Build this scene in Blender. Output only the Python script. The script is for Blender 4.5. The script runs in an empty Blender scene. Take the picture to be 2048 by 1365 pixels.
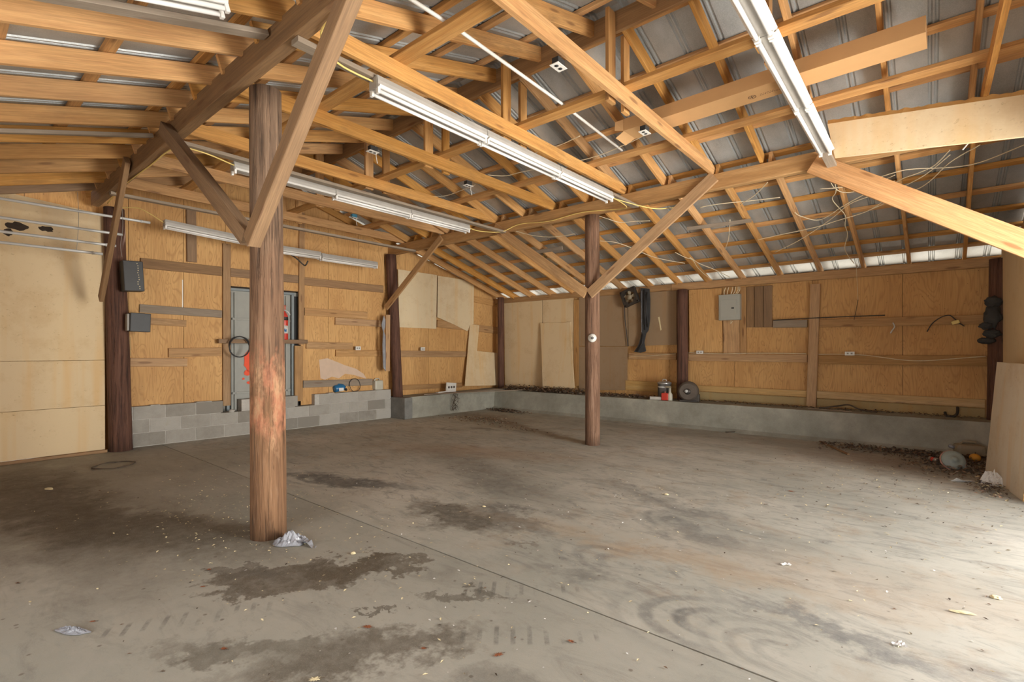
import bpy, bmesh, math, random
from mathutils import Vector, Matrix, noise
random.seed(7)
S = bpy.context.scene
COL = S.collection
PI = math.pi

# ------------------------------------------------------------------ camera
FPX, YAW, ROLL, CYP, CH = 993.8, math.radians(39.952), math.radians(0.119), 700.27, 1.43
cam_data = bpy.data.cameras.new('camera')
cam = bpy.data.objects.new('camera', cam_data); COL.objects.link(cam)
cam_data.sensor_width = 36.0
cam_data.lens = FPX / 2048 * 36
cam_data.shift_y = (CYP - 682.5) / 2048
cam_data.clip_start = 0.05
cam.matrix_world = Matrix.Translation((0, 0, CH)) @ Matrix.Rotation(YAW, 4, 'Z') @ Matrix.Rotation(PI/2, 4, 'X') @ Matrix.Rotation(-ROLL, 4, 'Z')
S.camera = cam

# ------------------------------------------------------------------ sky, sun, exposure
W = bpy.data.worlds.new('sky'); S.world = W; W.use_nodes = True
wn = W.node_tree.nodes; wl = W.node_tree.links
bg = wn['Background']
sky = wn.new('ShaderNodeTexSky'); sky.sky_type = 'NISHITA'; sky.sun_disc = False
sky.sun_elevation = math.radians(50); sky.sun_rotation = math.radians(20); sky.air_density = 1.0; sky.dust_density = 3.0
hs = wn.new('ShaderNodeHueSaturation'); hs.inputs['Saturation'].default_value = 0.45
wl.new(sky.outputs[0], hs.inputs['Color']); wl.new(hs.outputs[0], bg.inputs['Color'])
bg.inputs['Strength'].default_value = 0.16
sd = bpy.data.lights.new('sun', 'SUN'); sd.energy = 6.5; sd.angle = math.radians(1.0); sd.color = (1.0, 0.95, 0.87)
sun = bpy.data.objects.new('sun', sd); COL.objects.link(sun)
sun.rotation_euler = Vector((-0.25, 0.42, 0.87)).to_track_quat('Z', 'Y').to_euler()
def area(name, loc, direction, sx, sy, power, col, portal=False):
    d = bpy.data.lights.new(name, 'AREA'); d.shape = 'RECTANGLE'; d.size = sx; d.size_y = sy; d.energy = power; d.color = col
    d.cycles.is_portal = portal
    o = bpy.data.objects.new(name, d); COL.objects.link(o); o.location = loc
    o.rotation_euler = Vector(direction).to_track_quat('-Z', 'Z').to_euler(); return o
# daylight through the big open bay on the right; added fill lamp behind the camera
area('bay_daylight', (3.4, 4.2, 0.6), (-1, 0, 0.75), 7.0, 2.6, 820, (1.0, 0.96, 0.89))
area('front_daylight', (-1.6, -1.6, 1.2), (-0.35, 1, 0.25), 3.6, 2.0, 40, (1.0, 0.96, 0.9))
S.view_settings.view_transform = 'Standard'; S.view_settings.look = 'None'
S.view_settings.gamma = 1; S.view_settings.use_curve_mapping = False
S.view_settings.exposure = 1.08

# ------------------------------------------------------------------ photo measurements -> points on the building's planes
_f = Vector((-math.sin(YAW), math.cos(YAW), 0)); _r = Vector((math.cos(YAW), math.sin(YAW), 0)); _d = Vector((0, 0, -1))
_r2 = _r*math.cos(ROLL) + _d*math.sin(ROLL); _d2 = -_r*math.sin(ROLL) + _d*math.cos(ROLL)
def at(u, v, ax, val):
    D = _f + _r2*((u-1024)/FPX) + _d2*((v-CYP)/FPX); o = Vector((0, 0, CH))
    if ax == 0 and val < -8.4:      # the left wall is not quite square to the back wall
        return o + D*((val + SK0 - SKEW*1.9)/(D.x - SKEW*D.y))
    return o + D*((val-o[ax])/D[ax])
SKEW, SK0 = .058, -.15
def skx(y): return SK0 + SKEW*(y-1.9)
def skew(o):
    for v in o.data.vertices: v.co.x += skx(v.co.y + o.location.y)

# ------------------------------------------------------------------ material helpers
class N:
    def __init__(s, name, rough=0.8):
        s.m = bpy.data.materials.new(name); s.m.use_nodes = True; s.t = s.m.node_tree
        s.b = s.t.nodes['Principled BSDF']; s.b.inputs['Roughness'].default_value = rough
    def n(s, ty, **kw):
        x = s.t.nodes.new('ShaderNode'+ty)
        for k, v in kw.items(): setattr(x, k, v)
        return x
    def L(s, a, b): s.t.links.new(a, b)
    def set(s, inp, v):
        if hasattr(v, 'is_output') or isinstance(v, bpy.types.NodeSocket): s.L(v, inp)
        else: inp.default_value = v
    def coord(s, which='Object', scale=(1, 1, 1), rand=True):
        tc = s.n('TexCoord'); mp = s.n('Mapping'); s.L(tc.outputs[which], mp.inputs['Vector']); mp.inputs['Scale'].default_value = scale
        if rand:
            oi = s.n('ObjectInfo'); mu = s.n('VectorMath', operation='SCALE'); mu.inputs[0].default_value = (37, 19, 23)
            s.L(oi.outputs['Random'], mu.inputs['Scale']); s.L(mu.outputs[0], mp.inputs['Location'])
        return mp.outputs[0]
    def noise(s, vec, scale=1, detail=4, rough=0.55, dist=0.0):
        x = s.n('TexNoise'); s.L(vec, x.inputs['Vector']); x.inputs['Scale'].default_value = scale
        x.inputs['Detail'].default_value = detail; x.inputs['Roughness'].default_value = rough; x.inputs['Distortion'].default_value = dist
        return x.outputs['Fac']
    def ramp(s, fac, stops):
        x = s.n('ValToRGB'); s.set(x.inputs['Fac'], fac); e = x.color_ramp.elements
        while len(e) < len(stops): e.new(0.5)
        for i, (p, c) in enumerate(stops): e[i].position = p; e[i].color = (*c, 1) if len(c) == 3 else c
        return x.outputs['Color']
    def map(s, v, a, b, c=0.0, d=1.0):
        x = s.n('MapRange'); s.set(x.inputs['Value'], v)
        for k, q in zip(('From Min', 'From Max', 'To Min', 'To Max'), (a, b, c, d)): x.inputs[k].default_value = q
        return x.outputs[0]
    def mth(s, op, a, b=0.0, clamp=False):
        x = s.n('Math', operation=op, use_clamp=clamp); s.set(x.inputs[0], a); s.set(x.inputs[1], b); return x.outputs[0]
    def mix(s, fac, a, b, mode='MIX'):
        x = s.n('Mix', data_type='RGBA', blend_type=mode); s.set(x.inputs['Factor'], fac)
        for i, v in ((6, a), (7, b)):
            if isinstance(v, tuple): x.inputs[i].default_value = (*v, 1) if len(v) == 3 else v
            else: s.L(v, x.inputs[i])
        return x.outputs[2]
    def bump(s, h, strength=0.3, dist=0.01):
        x = s.n('Bump'); x.inputs['Strength'].default_value = strength; x.inputs['Distance'].default_value = dist
        s.L(h, x.inputs['Height']); s.L(x.outputs[0], s.b.inputs['Normal'])
    def col(s, c): s.set(s.b.inputs['Base Color'], c if not isinstance(c, tuple) else (*c, 1))

def plain(name, c, rough=0.6, metal=0.0, var=0.12, alpha=None):
    m = N(name, rough); v = m.coord()
    f = m.noise(v, 9, 4)
    m.col(m.mix(f, tuple(x*(1-var) for x in c), tuple(min(1, x*(1+var)) for x in c)))
    m.b.inputs['Metallic'].default_value = metal
    if alpha is not None: m.b.inputs['Alpha'].default_value = alpha
    return m.m

def lumber_mat(name, light, mid, dark, grey=0.0):
    m = N(name, 0.75)
    v = m.coord('Object', (0.8, 15, 15)); big = m.noise(v, 1, 4, .6, .6)
    fine = m.noise(m.coord('Object', (5, 130, 130)), 1, 3)
    c = m.ramp(big, [(0.2, dark), (0.48, mid), (0.75, light)])
    c = m.mix(m.map(fine, .38, .66, .0, .55), c, tuple(x*.55 for x in mid)); fg = m.noise(m.coord('Object', (2, 60, 60)), 1, 4, .7); c = m.mix(m.map(fg, .52, .7, 0, .5), c, dark)
    # knots
    vo = m.n('TexVoronoi'); m.L(m.coord('Object', (1.6, 8, 8)), vo.inputs['Vector']); vo.inputs['Scale'].default_value = 1
    k = m.map(vo.outputs['Distance'], .10, .17, 1, 0)
    c = m.mix(m.mth('MULTIPLY', k, .6), c, (.16, .06, .02))
    # weather tone per piece
    oi = m.n('ObjectInfo'); h = m.n('HueSaturation'); m.L(c, h.inputs['Color'])
    m.L(m.map(oi.outputs['Random'], 0, 1, .78, 1.14), h.inputs['Value'])
    m.L(m.map(m.mth('FRACT', m.mth('MULTIPLY', oi.outputs['Random'], 7.3)), 0, 1, .86, 1.05), h.inputs['Saturation'])
    dirt = m.noise(m.coord('Object', (1.5, 4, 4)), 1, 5, .7)
    c = m.mix(m.map(dirt, .55, .8, 0, .5), h.outputs[0], (.16, .09, .045))
    if grey: c = m.mix(grey, c, (.25, .21, .17))
    m.col(c); m.bump(fine, .25, .004); return m.m
M = {}
M['pine'] = lumber_mat('rough_pine', (.74, .42, .15), (.64, .325, .09), (.42, .18, .045))
M['old_pine'] = lumber_mat('weathered_pine', (.44, .26, .12), (.33, .185, .08), (.19, .10, .045), .1)
M['grey_board'] = lumber_mat('grey_board', (.45, .37, .28), (.36, .28, .20), (.24, .18, .12), .4)
M['salmon_pine'] = lumber_mat('fresh_salmon_pine', (.62, .37, .19), (.54, .30, .14), (.42, .21, .085))
M['yellow_pine'] = lumber_mat('yellow_treated_pine', (.68, .47, .22), (.60, .38, .14), (.50, .27, .08))
M['girt'] = lumber_mat('brown_girt_pine', (.62, .38, .17), (.53, .30, .12), (.38, .195, .07))

def plywood_mat():
    m = N('plywood', 0.7)
    v = m.coord('Object', (5.0, 5.0, .8)); base = m.noise(v, .8, 2, .5, 1.2)
    bands = m.mth('FRACT', m.mth('MULTIPLY', base, 16)); b2 = m.mth('ABSOLUTE', m.mth('SUBTRACT', bands, .5))
    fine = m.noise(m.coord('Object', (70, 70, 3)), 1, 3)
    c = m.ramp(m.noise(m.coord('Object', (1.2, 1.2, .6)), 1, 3), [(.3, (.57, .31, .11)), (.7, (.74, .45, .18))])
    c = m.mix(m.map(b2, .0, .22, .42, 0), c, (.36, .165, .05))
    c = m.mix(m.map(fine, .45, .7, 0, .3), c, (.34, .17, .06))
    vo = m.n('TexVoronoi'); m.L(m.coord('Object', (3.2, 3.2, 2.2)), vo.inputs['Vector'])
    c = m.mix(m.map(vo.outputs['Distance'], .05, .09, .75, 0), c, (.12, .045, .02))
    d = m.noise(m.coord('Object', (2, 2, .8)), 1, 5, .7)
    c = m.mix(m.map(d, .55, .85, 0, .5), c, (.25, .13, .06))
    m.col(c); m.bump(fine, .15, .003); return m.m
M['ply'] = plywood_mat()

def foam_mat(name, a, b, stain):
    m = N(name, .85); v = m.coord('Object', (1.5, 1.5, .5))
    c = m.mix(m.noise(v, 1, 4), a, b)
    sp = m.noise(m.coord('Object', (22, 22, 30)), 1, 5, .8); bl = m.noise(m.coord('Object', (2.5, 2.5, 2.5)), 1, 5, .7)
    c = m.mix(m.map(bl, .5, .75, 0, .5), c, tuple(x*y for x, y in zip(a, (.72, .6, .45))))
    c = m.mix(m.mth('MULTIPLY', m.map(sp, .60, .68, 0, .7), m.map(bl, .42, .6, .15, 1)), c, stain)
    st = m.noise(m.coord('Object', (7, 7, .4)), 1, 2)
    c = m.mix(m.map(st, .52, .75, 0, .45), c, tuple(x*y for x, y in zip(a, (.95, .72, .42))))
    m.col(c); m.bump(sp, .2, .004); return m.m
M['foam'] = foam_mat('yellowed_foam_board', (.76, .60, .36), (.70, .55, .36), (.30, .19, .08))
M['foam_dirty'] = foam_mat('dirty_foam_board', (.48, .36, .17), (.38, .28, .14), (.13, .08, .04))
M['foam_pale'] = foam_mat('pale_foam_board', (.80, .66, .42), (.72, .60, .42), (.35, .24, .12))
M['foam_edge'] = foam_mat('foam_broken_edge', (.70, .46, .18), (.62, .40, .16), (.35, .2, .07))
M['cardboard'] = foam_mat('brown_fibreboard', (.36, .25, .15), (.32, .22, .13), (.2, .12, .06))

def metal_mat():
    m = N('galvanised_sheet', .38); m.b.inputs['Metallic'].default_value = .3
    f = m.noise(m.coord('Object', (2.2, 1.1, 1), False), 1, 5, .6)
    g = m.noise(m.coord('Object', (1, 1, 1), False), 120, 2)
    c = m.ramp(f, [(.3, (.27, .285, .285)), (.7, (.52, .55, .56))])
    c = m.mix(m.map(g, .4, .7, 0, .35), c, (.62, .64, .64))
    m.col(c); m.L(m.map(f, .3, .7, .45, .28), m.b.inputs['Roughness']); m.bump(g, .25, .002); return m.m
M['metal'] = metal_mat()

def log_mat(name, a, b, dark, scraped=None):
    m = N(name, .85)
    st = m.noise(m.coord('Object', (26, 26, 1.3)), 1, 5, .65, .3)
    fine = m.noise(m.coord('Object', (90, 90, 5)), 1, 3)
    c = m.ramp(st, [(.3, dark), (.5, a), (.72, b)])
    if scraped:
        tc = m.n('TexCoord'); sx = m.n('SeparateXYZ'); m.L(tc.outputs['Object'], sx.inputs[0]); z = sx.outputs['Z']
        nz = m.noise(m.coord('Object', (12, 12, 4)), 1, 4, .7)
        zz = m.mth('ADD', z, m.mth('MULTIPLY', m.mth('SUBTRACT', nz, .5), .7))
        low = m.map(zz, 1.0, 1.5, 1, 0)
        c = m.mix(m.mth('MULTIPLY', low, .65), c, m.ramp(st, [(.3, (.13, .06, .025)), (.6, (.30, .155, .07))]))
        up = m.map(zz, 1.9, 2.6, 0, .5); c = m.mix(up, c, m.ramp(st, [(.3, (.07, .05, .035)), (.7, (.23, .17, .12))]))
        band = m.mth('MULTIPLY', m.map(zz, .72, .86, 0, 1), m.map(zz, 1.36, 1.5, 1, 0))
        patch = m.mth('MULTIPLY', band, m.map(m.noise(m.coord('Object', (14, 14, 5)), 1, 4, .7), .42, .58, 0, 1))
        c = m.mix(m.mth('MULTIPLY', patch, .7), c, m.ramp(nz, [(.35, (.22, .08, .05)), (.5, (.50, .20, .11)), (.65, (.60, .36, .20))]))
    cr = m.noise(m.coord('Object', (30, 30, 2.2)), 1, 4, .6, .5)
    c = m.mix(m.map(cr, .62, .72, 0, .6), c, (.025, .015, .01)); c = m.mix(m.map(fine, .55, .75, 0, .4), c, tuple(min(1, x*1.5) for x in b))
    m.col(c); m.bump(m.mth('SUBTRACT', m.mth('ADD', st, m.mth('MULTIPLY', fine, .4)), m.map(cr, .58, .68, 0, 1)), .8, .015); return m.m
M['log_front'] = log_mat('bare_log', (.19, .105, .06), (.29, .18, .11), (.055, .03, .018), True)
M['log'] = log_mat('brown_log', (.18, .095, .055), (.29, .18, .12), (.07, .035, .02))
M['log_dark'] = log_mat('dark_log', (.115, .052, .034), (.17, .085, .055), (.04, .02, .014))

def block_mat():
    m = N('grey_block', .9)
    at_ = m.n('Attribute', attribute_name='tint'); n1 = m.noise(m.coord('Object', (1, 1, 1), False), 6, 6, .7); g = m.noise(m.coord('Object', (1, 1, 1), False), 150, 2)
    c = m.ramp(m.mth('ADD', m.mth('MULTIPLY', at_.outputs['Fac'], .5), m.mth('MULTIPLY', n1, .5)), [(.3, (.27, .25, .215)), (.5, (.36, .34, .30)), (.7, (.44, .42, .38))])
    c = m.mix(m.map(g, .55, .75, 0, .3), c, (.2, .19, .17))
    c = m.mix(m.map(n1, .62, .75, 0, .5), c, (.34, .30, .18))
    m.col(c); m.bump(g, .5, .004); return m.m
M['block'] = block_mat()
def conc(name, a, b, c3, s=1.0, warm=None):
    m = N(name, .85); v = m.coord('Object', (1, 1, 1), False)
    n1 = m.noise(v, 1.7*s, 6, .65); n2 = m.noise(v, 9*s, 5, .7); g = m.noise(v, 180, 2)
    c = m.ramp(n1, [(.3, a), (.52, b), (.72, c3)])
    c = m.mix(m.map(n2, .5, .75, 0, .35), c, tuple(x*.62 for x in b)); c = m.mix(m.map(g, .5, .8, 0, .3), c, tuple(x*1.25 for x in c3))
    m.col(c); m.bump(n2, .25, .006); return m.m
M['mortar'] = conc('mortar', (.38, .36, .32), (.5, .48, .44), (.58, .56, .5), 3)
M['curb'] = conc('curb_concrete', (.23, .225, .185), (.32, .315, .265), (.43, .415, .35), 1.2)
M['patch'] = conc('dark_patch_concrete', (.15, .15, .14), (.2, .2, .185), (.25, .25, .23), 3)

def floor_mat():
    m = N('stained_slab', .72)
    tc = m.n('TexCoord'); P = tc.outputs['Object']
    def vscale(s3, rot=0):
        mp = m.n('Mapping'); m.L(P, mp.inputs['Vector']); mp.inputs['Scale'].default_value = s3; mp.inputs['Rotation'].default_value = (0, 0, rot); return mp.outputs[0]
    n1 = m.noise(P, .55, 5, .6); n2 = m.noise(P, 2.6, 6, .7); n3 = m.noise(P, 14, 5, .7); g = m.noise(P, 160, 2)
    streak = m.noise(vscale((1.0, 2.8, 1), math.radians(-14)), 1.5, 7, .72, 1.2)
    warp = m.noise(P, 2.2, 5, .75); warp2 = m.n('TexNoise'); m.L(P, warp2.inputs['Vector']); warp2.inputs['Scale'].default_value = 3.1; warp2.inputs['Detail'].default_value = 5; warp2.inputs['Roughness'].default_value = .7
    base = m.ramp(n1, [(.32, (.34, .34, .29)), (.5, (.46, .445, .38)), (.68, (.58, .55, .475))])
    sx = m.n('SeparateXYZ'); m.L(P, sx.inputs[0]); X = sx.outputs['X']; Y = sx.outputs['Y']
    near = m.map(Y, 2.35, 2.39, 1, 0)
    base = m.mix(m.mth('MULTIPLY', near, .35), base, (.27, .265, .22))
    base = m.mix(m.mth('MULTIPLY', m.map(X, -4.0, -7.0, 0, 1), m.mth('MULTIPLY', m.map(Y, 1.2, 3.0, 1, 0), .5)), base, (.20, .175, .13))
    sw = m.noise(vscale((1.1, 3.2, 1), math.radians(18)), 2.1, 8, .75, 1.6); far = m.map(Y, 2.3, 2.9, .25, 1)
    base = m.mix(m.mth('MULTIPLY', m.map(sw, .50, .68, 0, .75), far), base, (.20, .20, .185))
    base = m.mix(m.mth('MULTIPLY', m.map(n2, .52, .7, 0, .5), far), base, (.36, .25, .15))
    base = m.mix(m.map(streak, .52, .74, 0, .5), base, (.16, .15, .13))
    base = m.mix(m.map(streak, .25, .45, .45, 0), base, (.47, .44, .38))
    dxy = m.n('VectorMath', operation='SCALE'); sub = m.n('VectorMath', operation='SUBTRACT'); m.L(warp2.outputs['Color'], sub.inputs[0]); sub.inputs[1].default_value = (.5, .5, .5)
    m.L(sub.outputs[0], dxy.inputs[0]); dxy.inputs['Scale'].default_value = .9
    addv = m.n('VectorMath', operation='ADD'); m.L(P, addv.inputs[0]); m.L(dxy.outputs[0], addv.inputs[1]); Pw = addv.outputs[0]
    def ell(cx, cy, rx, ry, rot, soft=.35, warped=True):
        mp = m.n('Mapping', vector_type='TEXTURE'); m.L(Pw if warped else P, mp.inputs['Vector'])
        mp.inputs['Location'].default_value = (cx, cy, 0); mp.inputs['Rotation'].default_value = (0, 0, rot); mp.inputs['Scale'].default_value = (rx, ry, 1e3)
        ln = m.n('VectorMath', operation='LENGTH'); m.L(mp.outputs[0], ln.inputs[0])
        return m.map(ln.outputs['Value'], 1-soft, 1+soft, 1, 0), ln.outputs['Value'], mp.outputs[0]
    c = base
    R = math.radians
    # (cx, cy, rx, ry, rotation, softness, colour, strength): oil, damp, rust and clay on the slab, plus painted cast shadows of the log posts
    spots = [(-6.4, .75, 2.3, .42, R(2), .45, (.07, .05, .03), .85), (-4.9, 1.15, 1.3, .34, R(20), .35, (.08, .06, .035), .75), (-2.1, 2.0, .25, .05, R(30), .2, (.10, .085, .06), .7), (-2.35, 1.6, .16, .03, R(20), .15, (.10, .085, .06), .8),  # begins with the dark left area: nearest post's shadow painted in with damp
        (-3.02, 1.60, .56, .25, R(55), .07, (.095, .072, .045), .85), (-2.85, 1.88, .42, .16, R(50), .08, (.10, .078, .05), .8),
        (-3.42, 1.36, .24, .09, R(40), .08, (.13, .115, .09), .8),
        (-3.15, 2.98, .52, .24, R(-5), .3, (.08, .065, .045), .85), (-2.75, 3.25, .45, .13, R(-20), .4, (.07, .065, .06), .7),
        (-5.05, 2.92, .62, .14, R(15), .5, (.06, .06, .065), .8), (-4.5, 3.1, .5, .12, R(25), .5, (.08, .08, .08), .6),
        (-2.05, 1.33, .55, .14, R(58), .3, (.09, .07, .045), .75), (-2.5, 1.05, .45, .10, R(50), .3, (.09, .075, .05), .6),
        (-1.42, 3.9, .42, .16, R(-15), .55, (.10, .11, .11), .65), (-1.95, 4.5, .9, .16, R(-20), .6, (.11, .11, .10), .55),
        (-4.9, 5.0, 1.3, .35, R(20), .6, (.34, .20, .10), .5), (-4.0, 4.2, 1.3, .3, R(-20), .6, (.15, .14, .12), .6),
        (-1.5, 3.3, 1.2, .12, R(4), .7, (.42, .28, .15), .45), (-.1, 3.75, 1.3, .3, R(8), .8, (.50, .38, .27), .35),
        (-5.8, 7.2, 1.7, .10, R(-19), .7, (.17, .09, .04), .6), (-7.2, 7.9, .9, .3, R(-10), .7, (.24, .15, .08), .55),  # the long thin streak is the middle post's cast shadow, painted on
        (-2.29, 2.81, .10, .045, R(10), .3, (.15, .12, .09), .6), (-1.72, 2.7, .22, .10, R(20), .5, (.14, .135, .12), .5),
        (-6.6, 6.1, .3, .1, R(10), .3, (.16, .14, .11), .6), (-6.2, 6.6, .3, .1, R(10), .3, (.17, .15, .12), .6),
        (-1.4, 1.55, .2, .14, R(30), .4, (.13, .12, .10), .5), (-.35, 2.95, .5, .09, R(-3), .5, (.11, .115, .12), .6),
        (-.05, 8.0, 1.1, .5, R(10), .6, (.23, .17, .12), .6), (-3.9, 8.4, 2.6, .16, R(0), .7, (.24, .22, .18), .4)]
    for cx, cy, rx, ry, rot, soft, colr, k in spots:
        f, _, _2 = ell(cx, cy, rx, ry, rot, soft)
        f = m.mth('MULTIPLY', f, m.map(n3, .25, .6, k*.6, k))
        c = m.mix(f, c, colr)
    # curved tyre scuffs
    for cx, cy, rx, ry, rot, fr, k in [(-.85, 2.66, .42, .30, R(15), 15, .75), (-1.55, 3.0, .5, .26, R(-10), 17, .45), (-5.0, 2.95, .7, .28, R(20), 19, .8), (-1.5, 4.0, .6, .3, R(-20), 19, .4), (-.5, 2.6, .4, .25, 0, 19, .35), (-3.0, 3.9, .6, .3, R(-10), 18, .3)]:
        f, ln, mpv = ell(cx, cy, rx, ry, rot, .45, False)
        rg = m.mth('SINE', m.mth('ADD', m.mth('MULTIPLY', ln, fr), m.mth('MULTIPLY', n2, 2.6)))
        s3 = m.n('SeparateXYZ'); m.L(mpv, s3.inputs[0]); arc = m.map(m.mth('ADD', s3.outputs['X'], m.mth('MULTIPLY', n2, .5)), .35, -.15, 0, 1)
        f = m.mth('MULTIPLY', m.mth('MULTIPLY', m.mth('MULTIPLY', f, arc), m.map(rg, -.3, .7, 0, 1)), m.map(m.mth('ADD', n3, m.mth('MULTIPLY', streak, .5)), .5, .8, k*.25, k))
        c = m.mix(f, c, (.12, .12, .115))
    # tread marks in a ladder
    for cx, cy, rot in [(-1.55, 1.95, R(40)), (-1.95, 2.25, R(38)), (-3.0, .95, R(60))]:
        mp = m.n('Mapping', vector_type='TEXTURE'); m.L(P, mp.inputs['Vector']); mp.inputs['Location'].default_value = (cx, cy, 0); mp.inputs['Rotation'].default_value = (0, 0, rot); mp.inputs['Scale'].default_value = (.45, .085, 1e3)
        ln = m.n('VectorMath', operation='LENGTH'); m.L(mp.outputs[0], ln.inputs[0]); s2 = m.n('SeparateXYZ'); m.L(mp.outputs[0], s2.inputs[0])
        w = m.mth('SINE', m.mth('MULTIPLY', s2.outputs['X'], 34)); f = m.mth('MULTIPLY', m.map(ln.outputs['Value'], .8, 1.1, 1, 0), m.map(w, .45, .8, 0, .6))
        c = m.mix(m.mth('MULTIPLY', f, m.map(n2, .45, .6, 0, 1)), c, (.09, .09, .08))
    spk = m.n('TexVoronoi'); m.L(P, spk.inputs['Vector']); spk.inputs['Scale'].default_value = 7
    c = m.mix(m.map(spk.outputs['Distance'], .05, .09, .6, 0), c, (.10, .075, .05))
    c = m.mix(m.map(n3, .58, .78, 0, .35), c, (.16, .14, .11)); c = m.mix(m.map(g, .5, .75, 0, .22), c, (.5, .47, .42))
    m.col(c); m.bump(m.mth('ADD', n3, m.mth('MULTIPLY', g, .5)), .18, .004)
    m.L(m.map(n2, .3, .7, .55, .85), m.b.inputs['Roughness']); return m.m
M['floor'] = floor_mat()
M['ground'] = conc('outdoor_gravel', (.40, .36, .30), (.48, .44, .37), (.56, .52, .45), 1)
M['white'] = plain('white_enamel', (.80, .79, .76), .35)
M['white_plastic'] = plain('white_plastic', (.78, .77, .73), .4)
M['tube'] = plain('lamp_tube_glass', (.86, .86, .85), .15, var=.02)
M['housing'] = plain('dusty_grey_enamel', (.42, .40, .37), .5, .1, .2)
M['steel'] = plain('galvanised_pipe', (.60, .61, .60), .35, .1)
M['grey_paint'] = plain('grey_painted_steel', (.33, .335, .305), .55, 0, .1)
M['blue_grey'] = plain('blue_grey_steel', (.22, .26, .275), .5, 0, .15)
M['panel_grey'] = plain('breaker_grey', (.40, .41, .37), .45, 0, .05)
M['black'] = plain('black_plastic', (.025, .026, .028), .5, 0, .3)
M['rubber'] = plain('black_rubber', (.03, .03, .032), .6, 0, .3)
M['dark_metal'] = plain('dark_iron', (.07, .062, .055), .5, .5, .3)
M['zinc'] = plain('zinc_can', (.45, .45, .44), .35, .75)
M['rust'] = plain('rusty_iron', (.13, .105, .085), .7, .2, .4)
M['yellow_wire'] = plain('yellow_cable', (.78, .60, .20), .45)
M['cream_wire'] = plain('cream_cable', (.74, .64, .45), .45)
M['grey_wire'] = plain('grey_cable', (.30, .28, .25), .5)
M['blue_box'] = plain('blue_junction_plastic', (.05, .22, .34), .4)
M['red'] = plain('red_enamel', (.62, .06, .04), .35, 0, .1)
M['dusty_red'] = plain('dusty_red', (.50, .17, .12), .6)
M['blue_jug'] = plain('blue_jug_plastic', (.02, .16, .36), .35)
M['milky'] = plain('milky_plastic', (.55, .53, .44), .4)
M['brass'] = plain('brass', (.35, .26, .12), .35, .9)
M['paper'] = plain('crumpled_paper', (.74, .72, .68), .8)
M['film'] = plain('grey_plastic_film', (.30, .31, .34), .3, 0, .4)
M['leaf'] = plain('dry_leaf', (.17, .10, .06), .8, 0, .7)
M['leaf_pale'] = plain('pale_leaf', (.30, .23, .16), .8, 0, .4)
M['leaf_red'] = plain('russet_leaf', (.30, .10, .04), .7, 0, .5)
M['chip'] = plain('cream_chip', (.72, .62, .38), .8, 0, .3)
M['twig'] = plain('dark_twig', (.09, .065, .045), .9, 0, .5)
M['card'] = plain('tan_cardboard', (.62, .37, .17), .8, 0, .06)
M['ink'] = plain('dark_print', (.10, .055, .03), .8)
M['orange'] = plain('orange_gourd', (.70, .34, .04), .5)
M['tan'] = plain('dull_tan_plastic', (.30, .25, .17), .6)
M['green_grey'] = plain('grey_green_plastic', (.30, .34, .31), .45)
M['pink'] = plain('faded_pink', (.50, .27, .22), .7)
M['spray'] = plain('red_orange_spray', (.85, .08, .02), .6)
M['smear'] = plain('pale_paint_smear', (.66, .50, .38), .8)
M['hole'] = plain('dark_rot', (.05, .035, .025), .95, 0, .5)
M['fabric'] = plain('charcoal_cloth', (.05, .052, .055), .9, 0, .4)
M['soot'] = plain('dark_felt', (.03, .03, .03), .95)

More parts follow.
